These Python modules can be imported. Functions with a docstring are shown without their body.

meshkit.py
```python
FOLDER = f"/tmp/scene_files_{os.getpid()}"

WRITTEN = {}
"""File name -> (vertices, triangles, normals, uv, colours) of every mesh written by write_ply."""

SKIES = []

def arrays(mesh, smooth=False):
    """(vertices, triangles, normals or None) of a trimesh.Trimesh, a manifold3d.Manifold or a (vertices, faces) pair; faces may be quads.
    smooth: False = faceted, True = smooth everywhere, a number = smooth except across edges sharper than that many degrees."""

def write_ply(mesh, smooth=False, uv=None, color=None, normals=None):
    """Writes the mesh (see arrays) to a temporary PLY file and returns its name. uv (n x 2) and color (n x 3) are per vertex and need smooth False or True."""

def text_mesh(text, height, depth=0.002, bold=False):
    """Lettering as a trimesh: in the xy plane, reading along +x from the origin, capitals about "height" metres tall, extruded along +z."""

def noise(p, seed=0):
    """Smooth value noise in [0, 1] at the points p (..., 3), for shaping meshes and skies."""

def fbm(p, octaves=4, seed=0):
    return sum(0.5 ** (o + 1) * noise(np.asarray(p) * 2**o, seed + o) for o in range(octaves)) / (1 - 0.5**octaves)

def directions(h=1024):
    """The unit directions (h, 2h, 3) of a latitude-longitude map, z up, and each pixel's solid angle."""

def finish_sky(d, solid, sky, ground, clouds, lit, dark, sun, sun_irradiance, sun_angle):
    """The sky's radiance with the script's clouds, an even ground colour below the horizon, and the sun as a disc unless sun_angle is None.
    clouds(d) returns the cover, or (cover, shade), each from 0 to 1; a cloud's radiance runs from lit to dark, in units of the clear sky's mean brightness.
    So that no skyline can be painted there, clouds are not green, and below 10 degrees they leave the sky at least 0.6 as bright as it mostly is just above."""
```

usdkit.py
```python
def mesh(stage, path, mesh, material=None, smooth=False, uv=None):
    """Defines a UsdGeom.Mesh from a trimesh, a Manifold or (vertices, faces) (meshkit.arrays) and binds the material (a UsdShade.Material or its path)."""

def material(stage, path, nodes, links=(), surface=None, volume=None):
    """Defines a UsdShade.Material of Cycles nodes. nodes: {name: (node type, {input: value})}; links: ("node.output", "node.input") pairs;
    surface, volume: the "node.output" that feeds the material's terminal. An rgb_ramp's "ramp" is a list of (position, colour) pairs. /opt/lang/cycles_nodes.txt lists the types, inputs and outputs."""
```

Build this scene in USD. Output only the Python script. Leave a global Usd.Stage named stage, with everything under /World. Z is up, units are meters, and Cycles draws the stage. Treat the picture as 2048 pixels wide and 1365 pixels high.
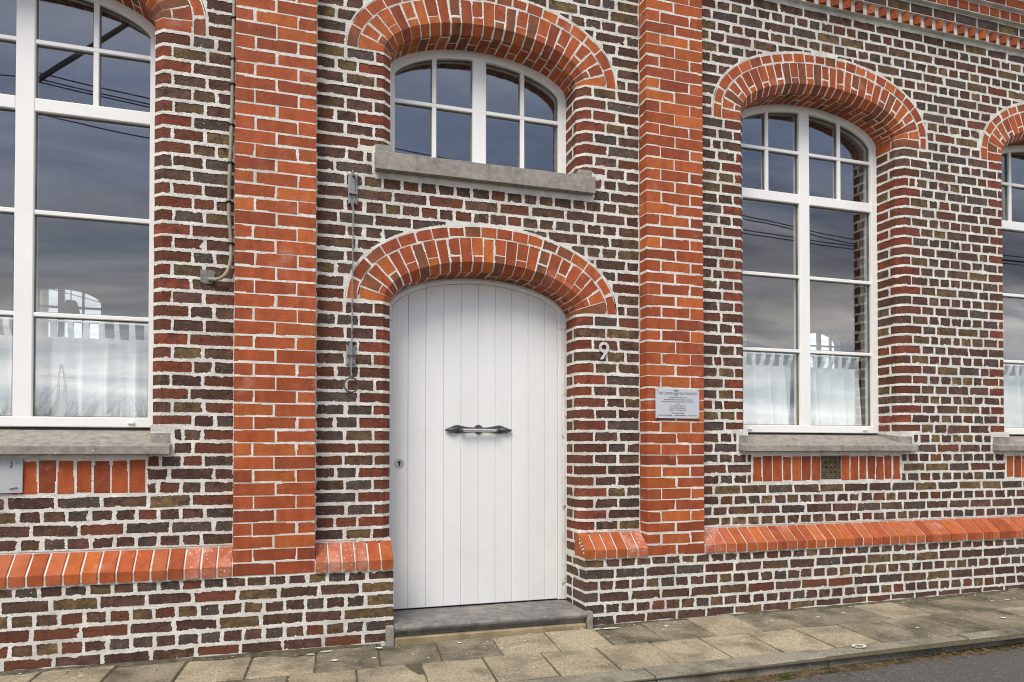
import math
import numpy as np
import shapely
from shapely.geometry import Polygon, MultiPolygon, LineString, Point, box
from shapely.ops import unary_union
from shapely import affinity
import trimesh
import usdkit
import meshkit
from pxr import Usd, UsdGeom, UsdLux, UsdShade, Gf

# ------------------------------------------------------------------ camera, sky, sun, exposure
stage = Usd.Stage.CreateInMemory()
UsdGeom.SetStageUpAxis(stage, UsdGeom.Tokens.z)
UsdGeom.SetStageMetersPerUnit(stage, 1.0)
world = UsdGeom.Xform.Define(stage, '/World')
stage.SetDefaultPrim(world.GetPrim())
UsdGeom.Scope.Define(stage, '/World/Looks')

CAM_POS = np.array([0.2422, -3.9543, 1.10])
YAW, PITCH, ROLL = 0.30541, 0.015454, -0.00048
FPX, CYPX = 1450.0, 877.43            # focal length and principal row, in pixels of a picture 2048 wide
fwd = np.array([math.sin(YAW), math.cos(YAW), 0.0])
right = np.array([math.cos(YAW), -math.sin(YAW), 0.0])
upv = np.array([0, 0, 1.0])
F2 = fwd * math.cos(PITCH) + upv * math.sin(PITCH)
U2 = upv * math.cos(PITCH) - fwd * math.sin(PITCH)
R3 = right * math.cos(ROLL) + U2 * math.sin(ROLL)
U3 = U2 * math.cos(ROLL) - right * math.sin(ROLL)
cam = UsdGeom.Camera.Define(stage, '/World/camera')
m = Gf.Matrix4d(*R3, 0, *U3, 0, *(-F2), 0, *CAM_POS, 1)
cam.AddTransformOp().Set(m)
cam.CreateHorizontalApertureAttr(36.0)
cam.CreateVerticalApertureAttr(36.0 * 682 / 1024)
cam.CreateFocalLengthAttr(FPX / 2048 * 36.0)
cam.CreateVerticalApertureOffsetAttr((CYPX - 682.5) / 2048 * 36.0)
cam.CreateClippingRangeAttr(Gf.Vec2f(0.05, 5000))
cam.CreateFStopAttr(0.0)
cam.CreateExposureAttr(0.76)

SUN_DIR = np.array([-0.38, -0.50, 0.78]); SUN_DIR /= np.linalg.norm(SUN_DIR)   # towards the sun
SUN_EL = math.asin(SUN_DIR[2]); SUN_ROT = math.atan2(SUN_DIR[0], SUN_DIR[1])
CLOUD_LIT, CLOUD_DARK = (9.6, 9.25, 8.9), (3.0, 3.2, 3.8)
sky_mat = usdkit.material(stage, '/World/Looks/sky_look', {
    'co': ('texture_coordinate', {}),
    'sep': ('separate_xyz', {}),
    'zz': ('math', {'math_type': 'maximum', 'value2': 0.0}),
    'za': ('math', {'math_type': 'add', 'value2': 0.16}),
    'dx': ('math', {'math_type': 'divide'}),
    'dy': ('math', {'math_type': 'divide'}),
    'cv': ('combine_xyz', {}),
    'map': ('mapping', {'scale': (0.55, 1.25, 1.0), 'rotation': (0, 0, 0.35), 'location': (3.1, 0.7, 0)}),
    'n1': ('noise_texture', {'scale': 1.5, 'detail': 9, 'roughness': 0.60, 'distortion': 0.6}),
    'n2': ('noise_texture', {'scale': 0.55, 'detail': 5, 'roughness': 0.5}),
    'r1': ('rgb_ramp', {'ramp': [(0.38, CLOUD_DARK), (0.62, CLOUD_LIT)]}),
    'r2': ('rgb_ramp', {'ramp': [(0.36, (0.35,) * 3), (0.55, (0.92,) * 3), (1, (0.97,) * 3)]}),
    'sky': ('sky_texture', {'sky_type': 'single_scattering', 'sun_disc': False, 'sun_elevation': SUN_EL, 'sun_rotation': SUN_ROT, 'aerosol_density': 1.5}),
    'gr': ('rgb_ramp', {'ramp': [(0.0, (1.75, 1.74, 1.72)), (0.07, (1.65, 1.72, 1.76)), (0.13, (1.75, 1.70, 1.66)), (0.165, (1.25, 1.21, 1.20)), (0.195, (0.74, 0.72, 0.73)), (0.25, (0.62, 0.63, 0.70)), (0.33, (0.58, 0.64, 0.86)), (0.40, (0.58, 0.68, 1.02)), (0.47, (0.80, 0.86, 1.04)), (0.58, (1.10, 1.10, 1.14)), (1.0, (1.0, 1.0, 1.0))]}),
    'mg': ('mix', {'mix_type': 'multiply', 'fac': 1.0}),
    'wb': ('noise_texture', {'scale': 2.3, 'detail': 4}), 'wm': ('math', {'math_type': 'multiply_add', 'value2': 0.12, 'value3': -0.06}), 'wa': ('math', {'math_type': 'add'}),
    'mix': ('mix', {}),
    'bg': ('background_shader', {'strength': 0.10})},
    [('co.generated', 'sep.vector'), ('sep.z', 'zz.value1'), ('zz.value', 'za.value1'),
     ('sep.x', 'dx.value1'), ('za.value', 'dx.value2'), ('sep.y', 'dy.value1'), ('za.value', 'dy.value2'),
     ('dx.value', 'cv.x'), ('dy.value', 'cv.y'), ('cv.vector', 'map.vector'), ('map.vector', 'n1.vector'), ('map.vector', 'n2.vector'),
     ('sep.z', 'wa.value1'), ('map.vector', 'wb.vector'), ('wb.fac', 'wm.value1'), ('wm.value', 'wa.value2'), ('wa.value', 'gr.fac'), ('r1.color', 'mg.color1'), ('gr.color', 'mg.color2'), ('n1.fac', 'r1.fac'), ('n2.fac', 'r2.fac'), ('r2.color', 'mix.fac'), ('sky.color', 'mix.color1'), ('mg.color', 'mix.color2'),
     ('mix.color', 'bg.color')], surface='bg.background')
dome = UsdLux.DomeLight.Define(stage, '/World/sky')
UsdShade.MaterialBindingAPI.Apply(dome.GetPrim()).Bind(sky_mat)
sun = UsdLux.DistantLight.Define(stage, '/World/sun')
sun.CreateNormalizeAttr(True)
sun.CreateIntensityAttr(0.52)
sun.CreateAngleAttr(28.0)
sun.CreateColorAttr(Gf.Vec3f(1.0, 0.93, 0.83))
zax = SUN_DIR; xax = np.cross([0, 0, 1.0], zax); xax /= np.linalg.norm(xax); yax = np.cross(zax, xax)
sun.AddTransformOp().Set(Gf.Matrix4d(*xax, 0, *yax, 0, *zax, 0, 0, 0, 30, 1))

# ------------------------------------------------------------------ helpers
used = {}


def path_of(parent, name):
    base = parent.GetPath().pathString if parent is not None else '/World'
    k = (base, name); n = used.get(k, 0); used[k] = n + 1
    return f'{base}/{name}' if n == 0 else f'{base}/{name}_{n:03d}'


def keys(prim, label=None, category=None, group=None, kind=None):
    for k, v in (('label', label), ('category', category), ('group', group), ('kind', kind)):
        if v:
            prim.SetCustomDataByKey(k, v)
    return prim


def thing(name, label, category, group=None):
    x = UsdGeom.Xform.Define(stage, path_of(None, name))
    return keys(x.GetPrim(), label, category, group)


def part(parent, name, mesh, mat, label=None, smooth=False, kind=None):
    v, f = mesh if isinstance(mesh, tuple) else (mesh.vertices, mesh.faces)
    p = usdkit.mesh(stage, path_of(parent, name), (np.asarray(v, float), np.asarray(f, int)), M[mat], smooth=smooth)
    return keys(p.GetPrim(), label, kind=kind)


def group_of(parent, name, label=None):
    x = UsdGeom.Xform.Define(stage, path_of(parent, name))
    return keys(x.GetPrim(), label)


def cat(meshes):
    vs, fs, o = [], [], 0
    for v, f in meshes:
        if len(f):
            vs.append(np.asarray(v, float)); fs.append(np.asarray(f, int) + o); o += len(v)
    return np.vstack(vs), np.vstack(fs)


def tri(poly):
    v, f = trimesh.creation.triangulate_polygon(poly, engine='earcut')
    return np.asarray(v, float), np.asarray(f, int)


def polys(g):
    if g.is_empty:
        return []
    if isinstance(g, Polygon):
        return [g]
    return [p for p in getattr(g, 'geoms', []) if isinstance(p, Polygon)]


def boxm(x0, x1, y0, y1, z0, z1):
    b = trimesh.creation.box(extents=(x1 - x0, y1 - y0, z1 - z0)); b.apply_translation(((x0 + x1) / 2, (y0 + y1) / 2, (z0 + z1) / 2))
    return np.array(b.vertices), np.array(b.faces)


def slab_xz(poly, yf, yb, bevel=0.0):
    """A plate with outline poly in the x-z plane, its front at y = yf (facing -y), its back at yb, front edges chamfered."""
    out = []
    for P in polys(poly):
        inner = P.buffer(-bevel, join_style='mitre') if bevel else P
        for I in polys(inner):
            v, f = tri(I); out.append((np.column_stack([v[:, 0], np.full(len(v), yf), v[:, 1]]), f))
        if bevel:
            for r in polys(P.difference(inner)):
                v, f = tri(r)
                d = shapely.distance(P.boundary, shapely.points(v))
                out.append((np.column_stack([v[:, 0], np.where(d < bevel * 0.5, yf + bevel, yf), v[:, 1]]), f))
        for ring in [P.exterior, *P.interiors]:
            c = np.array(ring.coords)[:-1]; n = len(c); i = np.arange(n); j = (i + 1) % n
            v = np.vstack([np.column_stack([c[:, 0], np.full(n, yf + bevel), c[:, 1]]), np.column_stack([c[:, 0], np.full(n, yb), c[:, 1]])])
            out.append((v, np.vstack([np.column_stack([i, j, j + n]), np.column_stack([i, j + n, i + n])])))
        v, f = tri(P); out.append((np.column_stack([v[:, 0], np.full(len(v), yb), v[:, 1]]), f))
    return cat(out)


def bevel_box(x0, x1, y0, y1, z0, z1, b=0.004):
    c = []
    for sx in (0, 1):
        for sy in (0, 1):
            for sz in (0, 1):
                p = np.array([(x0, x1)[sx], (y0, y1)[sy], (z0, z1)[sz]]); s = np.array([(1, -1)[sx], (1, -1)[sy], (1, -1)[sz]])
                for k in range(3):
                    q = p + s * b; q[k] = p[k]; c.append(q)
    h = trimesh.convex.convex_hull(np.array(c))
    return np.array(h.vertices), np.array(h.faces)


def tube(pts, r, n=8, closed=False):
    pts = np.asarray(pts, float); k = len(pts)
    d = np.gradient(pts, axis=0) if not closed else np.roll(pts, -1, 0) - np.roll(pts, 1, 0)
    d /= np.linalg.norm(d, axis=1, keepdims=True)
    ref = np.array([0, 1.0, 0]) if abs(d[:, 1]).max() < 0.9 else np.array([1.0, 0, 0])
    a = np.cross(d, ref); a /= np.linalg.norm(a, axis=1, keepdims=True); b = np.cross(d, a)
    t = np.linspace(0, 2 * np.pi, n, endpoint=False)
    rr = np.broadcast_to(np.asarray(r, float), (k,))
    v = (pts[:, None] + rr[:, None, None] * (np.cos(t)[None, :, None] * a[:, None] + np.sin(t)[None, :, None] * b[:, None])).reshape(-1, 3)
    f = []
    for i in range(k if closed else k - 1):
        for j in range(n):
            p, q = i * n + j, i * n + (j + 1) % n; p2, q2 = ((i + 1) % k) * n + j, ((i + 1) % k) * n + (j + 1) % n
            f += [[p, q, q2], [p, q2, p2]]
    if not closed:
        f += [[0, j + 1, j] for j in range(1, n - 1)] + [[(k - 1) * n, (k - 1) * n + j, (k - 1) * n + j + 1] for j in range(1, n - 1)]
    return v, np.array(f)


def extrude_x(profile, x0, x1, bevel=0.0):
    """Solid with outline profile [(y, z), ...] run along x."""
    P = Polygon(profile); c = np.array(P.exterior.coords)[:-1]; n = len(c)
    if not P.exterior.is_ccw:
        c = c[::-1]
    t = np.roll(c, -1, 0) - c; t /= np.linalg.norm(t, axis=1, keepdims=True); nr = np.column_stack([-t[:, 1], t[:, 0]]); pn = np.roll(nr, 1, 0)
    ins = c + bevel * (nr + pn) / (1 + (nr * pn).sum(1))[:, None]
    rings = [(x0, ins), (x0 + bevel, c), (x1 - bevel, c), (x1, ins)] if bevel else [(x0, c), (x1, c)]
    v = np.vstack([np.column_stack([np.full(n, x), r[:, 0], r[:, 1]]) for x, r in rings]); f = []
    i = np.arange(n); j = (i + 1) % n
    for k in range(len(rings) - 1):
        f += [np.column_stack([k * n + i, k * n + j, (k + 1) * n + j]), np.column_stack([k * n + i, (k + 1) * n + j, (k + 1) * n + i])]
    out = [(v, np.vstack(f))]
    for x, r in (rings[0], rings[-1]):
        tv, tf = tri(Polygon(r)); out.append((np.column_stack([np.full(len(tv), x), tv[:, 0], tv[:, 1]]), tf))
    return cat(out)


def project(p):
    d = np.asarray(p, float) - CAM_POS; z = d @ F2
    return 1024 + FPX * (d @ R3) / z, CYPX - FPX * (d @ U3) / z


def in_view(v, margin=0):
    c = v.mean(0); x, y = project(c)
    return -margin < x < 2048 + margin and -margin < y < 1365 + margin


# ------------------------------------------------------------------ materials
M = {}
L = '/World/Looks/'


def mk(name, nodes, links, surface):
    M[name] = usdkit.material(stage, L + name, nodes, links, surface=surface)


def grainy(name, c1, c2, scale=14, rough=0.85, speck=None, speck_at=0.72, speck_scale=130, bump=0.5, bump_dist=0.004, vary=0.25, stain=None, stain_at=(0.5, 0.7), stain_scale=5, fine=220, squash=(1, 1, 1), spec=0.35):
    """Two-tone grain in world space, a tone per object, optional speckles and larger stains, and fine relief."""
    n = {'g': ('geometry', {}), 'mp': ('mapping', {'scale': squash}), 'oi': ('object_info', {}),
         'n1': ('noise_texture', {'scale': scale, 'detail': 6, 'roughness': 0.62}),
         'ramp': ('rgb_ramp', {'ramp': [(0.3, c1), (0.7, c2)]}),
         'vm': ('map_range', {'from_min': 0, 'from_max': 1, 'to_min': 1 - vary, 'to_max': 1 + vary}),
         'hs': ('hsv', {}),
         'n2': ('noise_texture', {'scale': fine, 'detail': 4, 'roughness': 0.7}),
         'n3': ('noise_texture', {'scale': fine * 0.22, 'detail': 3, 'roughness': 0.6}),
         'ad': ('math', {'math_type': 'add'}),
         'bp': ('bump', {'strength': bump, 'distance': bump_dist}),
         'p': ('principled_bsdf', {'roughness': rough, 'specular_ior_level': spec})}
    l = [('g.position', 'mp.vector'), ('mp.vector', 'n1.vector'), ('n1.fac', 'ramp.fac'), ('g.position', 'n2.vector'), ('g.position', 'n3.vector'),
         ('oi.random', 'vm.value'), ('vm.result', 'hs.value'), ('ramp.color', 'hs.color'), ('n2.fac', 'ad.value1'), ('n3.fac', 'ad.value2'), ('ad.value', 'bp.height'), ('bp.normal', 'p.normal')]
    last = 'hs.color'
    if stain is not None:
        n['sn'] = ('noise_texture', {'scale': stain_scale, 'detail': 7, 'roughness': 0.65})
        n['sr'] = ('rgb_ramp', {'ramp': [(stain_at[0], (0, 0, 0)), (stain_at[1], (1, 1, 1))]})
        n['sm'] = ('mix', {'color2': stain})
        l += [('g.position', 'sn.vector'), ('sn.fac', 'sr.fac'), ('sr.color', 'sm.fac'), (last, 'sm.color1')]; last = 'sm.color'
    if speck is not None:
        n['kn'] = ('noise_texture', {'scale': speck_scale, 'detail': 2, 'roughness': 0.5})
        n['kr'] = ('rgb_ramp', {'ramp': [(speck_at, (0, 0, 0)), (speck_at + 0.05, (1, 1, 1))]})
        n['km'] = ('mix', {'color2': speck})
        l += [('g.position', 'kn.vector'), ('kn.fac', 'kr.fac'), ('kr.color', 'km.fac'), (last, 'km.color1')]; last = 'km.color'
    l.append((last, 'p.base_color'))
    mk(name, n, l, 'p.BSDF')


TAN = (0.30, 0.22, 0.13)
DK = dict(bump=1.0, bump_dist=0.010, fine=85, speck_scale=95, rough=0.88, scale=22)
grainy('brick_brown', (0.062, 0.033, 0.021), (0.144, 0.079, 0.050), speck=TAN, speck_at=0.69, stain=(0.044, 0.026, 0.020), stain_scale=26, stain_at=(0.50, 0.66), **DK)
grainy('brick_charcoal', (0.041, 0.031, 0.026), (0.108, 0.079, 0.066), speck=(0.46, 0.42, 0.36), speck_at=0.68, stain=(0.113, 0.056, 0.036), stain_scale=20, stain_at=(0.52, 0.70), **DK)
grainy('brick_purple', (0.056, 0.028, 0.021), (0.133, 0.066, 0.049), speck=TAN, speck_at=0.69, stain=(0.036, 0.024, 0.020), stain_scale=24, stain_at=(0.52, 0.70), **DK)
grainy('brick_olive', (0.088, 0.056, 0.029), (0.209, 0.136, 0.056), speck=TAN, speck_at=0.68, stain=(0.068, 0.041, 0.028), stain_scale=20, stain_at=(0.44, 0.64), **DK)
grainy('brick_rust', (0.092, 0.033, 0.019), (0.188, 0.062, 0.033), speck=(0.029, 0.018, 0.018), speck_at=0.69, stain=(0.050, 0.026, 0.020), stain_scale=22, stain_at=(0.50, 0.68), **DK)
grainy('brick_ember', (0.103, 0.028, 0.018), (0.257, 0.062, 0.029), speck=(0.044, 0.020, 0.018), speck_at=0.71, stain=(0.073, 0.033, 0.024), stain_scale=18, stain_at=(0.52, 0.70), **DK)
RED_KW = dict(rough=0.75, speck=(0.075, 0.024, 0.014), speck_at=0.68, speck_scale=85, bump=0.7, bump_dist=0.006, fine=110, vary=0.16, scale=20, squash=(1, 1, 0.4), stain=(0.50, 0.25, 0.18), stain_scale=6, stain_at=(0.58, 0.90))
grainy('red_brick', (0.245, 0.049, 0.0145), (0.395, 0.088, 0.023), **RED_KW)
grainy('red_brick_orange', (0.305, 0.070, 0.016), (0.450, 0.118, 0.027), **RED_KW)
grainy('red_brick_deep', (0.190, 0.039, 0.0145), (0.300, 0.064, 0.020), **RED_KW)
grainy('red_brick_burnt', (0.085, 0.042, 0.022), (0.270, 0.074, 0.026), rough=0.75, scale=11, bump=0.4, vary=0.15, speck=(0.06, 0.03, 0.02), speck_at=0.73)
grainy('coping_brick_look', (0.300, 0.074, 0.026), (0.420, 0.115, 0.042), rough=0.72, speck=(0.55, 0.36, 0.29), speck_at=0.70, speck_scale=90, bump=0.4, vary=0.12, stain=(0.46, 0.25, 0.19), stain_scale=7, stain_at=(0.58, 0.80))
grainy('coping_bloomed', (0.330, 0.085, 0.040), (0.440, 0.125, 0.062), rough=0.8, speck=(0.60, 0.42, 0.34), speck_at=0.64, speck_scale=70, bump=0.6, vary=0.1, stain=(0.54, 0.33, 0.25), stain_scale=11, stain_at=(0.46, 0.80))
grainy('mortar', (0.56, 0.55, 0.505), (0.78, 0.77, 0.72), scale=13, bump=0.8, bump_dist=0.010, vary=0.0, rough=0.95, fine=90, stain=(0.40, 0.385, 0.34), stain_scale=3.4, stain_at=(0.50, 0.78), speck=(0.42, 0.40, 0.35), speck_at=0.66, speck_scale=45)
grainy('mortar_grey', (0.30, 0.30, 0.29), (0.44, 0.44, 0.42), scale=9, bump=0.6, bump_dist=0.006, vary=0.0, rough=0.95, fine=160)
grainy('filler', (0.13, 0.135, 0.13), (0.22, 0.225, 0.215), scale=30, bump=0.5, vary=0.0, rough=0.9)
grainy('bluestone', (0.150, 0.140, 0.125), (0.320, 0.295, 0.262), scale=26, bump=0.5, bump_dist=0.006, vary=0.06, rough=0.8, speck=(0.60, 0.58, 0.53), speck_at=0.70, speck_scale=55, stain=(0.36, 0.32, 0.275), stain_scale=5, stain_at=(0.50, 0.75), fine=130)
grainy('step_stone', (0.100, 0.100, 0.100), (0.200, 0.195, 0.185), scale=18, bump=0.4, vary=0.0, rough=0.6, speck=(0.34, 0.33, 0.30), speck_at=0.67, speck_scale=80, stain=(0.27, 0.25, 0.215), stain_scale=4.5, stain_at=(0.46, 0.72), fine=140)
grainy('sandstone', (0.20, 0.155, 0.085), (0.33, 0.27, 0.17), scale=8, bump=0.4, vary=0.0, rough=0.9, stain=(0.10, 0.085, 0.055), stain_scale=5, stain_at=(0.5, 0.72))
SLAB = dict(scale=95, rough=0.92, bump=0.9, bump_dist=0.006, vary=0.12, fine=150, stain_scale=4.2, speck_scale=30)
grainy('slab_pale', (0.165, 0.140, 0.092), (0.53, 0.46, 0.325), stain=(0.110, 0.096, 0.066), stain_at=(0.46, 0.74), speck=(0.50, 0.48, 0.43), speck_at=0.755, **SLAB)
grainy('slab_dirty', (0.115, 0.100, 0.068), (0.38, 0.33, 0.245), stain=(0.072, 0.064, 0.040), stain_at=(0.40, 0.66), speck=(0.52, 0.50, 0.46), speck_at=0.72, **SLAB)
grainy('kerb_stone', (0.15, 0.135, 0.105), (0.36, 0.33, 0.26), scale=90, rough=0.92, bump=0.9, bump_dist=0.006, vary=0.08, fine=150, stain=(0.085, 0.076, 0.055), stain_scale=4, stain_at=(0.46, 0.7))
grainy('joint_dirt', (0.050, 0.045, 0.025), (0.130, 0.112, 0.070), scale=60, rough=1.0, bump=0.8, vary=0.0)
grainy('asphalt', (0.036, 0.035, 0.034), (0.165, 0.158, 0.145), scale=110, rough=0.95, bump=1.0, bump_dist=0.008, vary=0.0, fine=120, stain=(0.080, 0.077, 0.070), stain_scale=1.6, stain_at=(0.45, 0.9), speck=(0.27, 0.26, 0.24), speck_at=0.66, speck_scale=70)
grainy('gutter_dirt', (0.055, 0.046, 0.024), (0.155, 0.115, 0.058), scale=40, rough=1.0, bump=1.0, bump_dist=0.01, vary=0.3, stain=(0.050, 0.052, 0.020), stain_scale=9, stain_at=(0.45, 0.6))
grainy('foot_dirt', (0.045, 0.040, 0.022), (0.15, 0.13, 0.085), scale=45, rough=1.0, bump=1.0, bump_dist=0.008, vary=0.0, stain=(0.20, 0.185, 0.14), stain_scale=12, stain_at=(0.5, 0.7))
grainy('soil', (0.05, 0.05, 0.03), (0.11, 0.10, 0.055), scale=3, rough=1.0, bump=0.5, vary=0.0)
grainy('white_paint', (0.685, 0.695, 0.69), (0.735, 0.745, 0.74), scale=7, rough=0.42, bump=0.08, vary=0.02, fine=50, squash=(1, 1, 0.10), spec=0.4, stain=(0.63, 0.63, 0.61), stain_scale=3.5, stain_at=(0.55, 0.88))
grainy('worn_paint', (0.46, 0.45, 0.41), (0.74, 0.735, 0.71), scale=10, rough=0.6, bump=0.3, vary=0.02, stain=(0.17, 0.16, 0.14), stain_scale=13, stain_at=(0.56, 0.64), squash=(1, 1, 0.3))
grainy('window_white', (0.74, 0.745, 0.735), (0.79, 0.79, 0.78), scale=4, rough=0.35, bump=0.0, vary=0.0, spec=0.4, stain=(0.66, 0.64, 0.58), stain_scale=3, stain_at=(0.62, 0.9))
grainy('glazing_seal', (0.10, 0.10, 0.085), (0.24, 0.23, 0.17), scale=6, rough=0.7, bump=0.0, vary=0.0)
grainy('iron_grey', (0.15, 0.155, 0.165), (0.27, 0.275, 0.29), scale=20, rough=0.5, bump=0.3, vary=0.05, stain=(0.05, 0.04, 0.035), stain_scale=40, stain_at=(0.58, 0.68), spec=0.5)
grainy('iron_dark', (0.030, 0.030, 0.031), (0.085, 0.085, 0.086), scale=40, rough=0.45, bump=0.3, vary=0.05, spec=0.5)
grainy('cast_grille', (0.030, 0.022, 0.015), (0.15, 0.11, 0.06), scale=50, rough=0.7, bump=0.4, vary=0.0)
grainy('grey_plastic', (0.21, 0.20, 0.15), (0.31, 0.295, 0.225), scale=8, rough=0.5, bump=0.05, vary=0.0, stain=(0.27, 0.27, 0.21), stain_scale=11, stain_at=(0.5, 0.8))
grainy('black_plastic', (0.010, 0.010, 0.010), (0.022, 0.022, 0.022), rough=0.5, bump=0.0, vary=0.0)
grainy('sign_plate', (0.43, 0.46, 0.50), (0.48, 0.51, 0.55), scale=3, rough=0.35, bump=0.0, vary=0.0, spec=0.5)
grainy('sign_ink', (0.045, 0.05, 0.055), (0.06, 0.065, 0.07), rough=0.6, bump=0.0, vary=0.0)
grainy('number_white', (0.48, 0.48, 0.50), (0.54, 0.54, 0.56), rough=0.4, bump=0.0, vary=0.0)
grainy('board_white', (0.34, 0.35, 0.365), (0.42, 0.43, 0.445), scale=5, rough=0.5, bump=0.1, vary=0.0)
grainy('plaster', (0.42, 0.40, 0.37), (0.50, 0.48, 0.44), scale=2, rough=0.9, bump=0.1, vary=0.0)
grainy('ceiling_wood', (0.20, 0.18, 0.16), (0.28, 0.26, 0.23), scale=3, rough=0.7, bump=0.1, vary=0.0)
grainy('room_floor', (0.16, 0.11, 0.07), (0.22, 0.15, 0.10), scale=4, rough=0.5, bump=0.1, vary=0.0)
grainy('roof_tile', (0.17, 0.07, 0.045), (0.25, 0.10, 0.06), scale=5, rough=0.8, bump=0.4, vary=0.0)
grainy('wood_pole', (0.11, 0.09, 0.07), (0.18, 0.15, 0.12), scale=8, rough=0.9, bump=0.4, vary=0.0)
grainy('lamp_grey', (0.10, 0.10, 0.10), (0.13, 0.13, 0.13), rough=0.5, bump=0.0, vary=0.0)
grainy('dry_leaf', (0.14, 0.075, 0.028), (0.30, 0.19, 0.085), scale=60, rough=0.9, bump=0.2, vary=0.5)
mk('far_brick', {'g': ('geometry', {}), 'sp': ('separate_xyz', {}), 'cb': ('combine_xyz', {}), 'b': ('brick_texture', {'scale': 1.0, 'color1': (0.085, 0.048, 0.035), 'color2': (0.13, 0.06, 0.04), 'mortar': (0.55, 0.54, 0.50), 'mortar_size': 0.007, 'mortar_smooth': 0.1, 'brick_width': 0.205, 'row_height': 0.07}), 'p': ('principled_bsdf', {'roughness': 0.9})},
   [('g.position', 'sp.vector'), ('sp.x', 'cb.x'), ('sp.z', 'cb.y'), ('cb.vector', 'b.vector'), ('b.color', 'p.base_color')], 'p.BSDF')
mk('steel', {'p': ('principled_bsdf', {'base_color': (0.62, 0.61, 0.60), 'metallic': 1.0, 'roughness': 0.28})}, [], 'p.BSDF')
mk('lock_metal', {'p': ('principled_bsdf', {'base_color': (0.55, 0.55, 0.47), 'metallic': 0.9, 'roughness': 0.38})}, [], 'p.BSDF')
mk('glass', {'lw': ('layer_weight', {'blend': 0.5}), 'pw': ('math', {'math_type': 'power', 'value2': 4.0}),
             'ma': ('math', {'math_type': 'multiply_add', 'value2': 0.75, 'value3': 0.112}),
             'g': ('geometry', {}), 'mp': ('mapping', {'scale': (1, 1, 0.6)}), 'n': ('noise_texture', {'scale': 2.1, 'detail': 1.5}), 'bp': ('bump', {'strength': 0.03, 'distance': 0.012}),
             't': ('transparent_bsdf', {'color': (0.93, 0.95, 0.95)}), 'gl': ('glossy_bsdf', {'color': (1, 1, 1), 'roughness': 0.0}), 'mx': ('mix_closure', {})},
   [('lw.facing', 'pw.value1'), ('pw.value', 'ma.value1'), ('ma.value', 'mx.fac'), ('t.BSDF', 'mx.closure1'), ('gl.BSDF', 'mx.closure2'),
    ('g.position', 'mp.vector'), ('mp.vector', 'n.vector'), ('n.fac', 'bp.height'), ('bp.normal', 'gl.normal')], 'mx.closure')
mk('curtain_cloth', {'d': ('diffuse_bsdf', {'color': (0.92, 0.925, 0.93)}), 't': ('translucent_bsdf', {'color': (0.82, 0.83, 0.84)}), 'tr': ('transparent_bsdf', {}),
                     'm1': ('mix_closure', {'fac': 0.12}), 'm2': ('mix_closure', {'fac': 0.04})},
   [('d.BSDF', 'm1.closure1'), ('t.BSDF', 'm1.closure2'), ('m1.closure', 'm2.closure1'), ('tr.BSDF', 'm2.closure2')], 'm2.closure')
for nm, c, ct in (('reed_leaf', (0.10, 0.12, 0.045), (0.12, 0.15, 0.04)), ('weed_leaf', (0.06, 0.17, 0.025), (0.10, 0.24, 0.03)), ('grass_leaf', (0.06, 0.09, 0.03), (0.07, 0.11, 0.03))):
    mk(nm, {'d': ('diffuse_bsdf', {'color': c}), 't': ('translucent_bsdf', {'color': ct}), 'm': ('mix_closure', {'fac': 0.35})}, [('d.BSDF', 'm.closure1'), ('t.BSDF', 'm.closure2')], 'm.closure')

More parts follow.
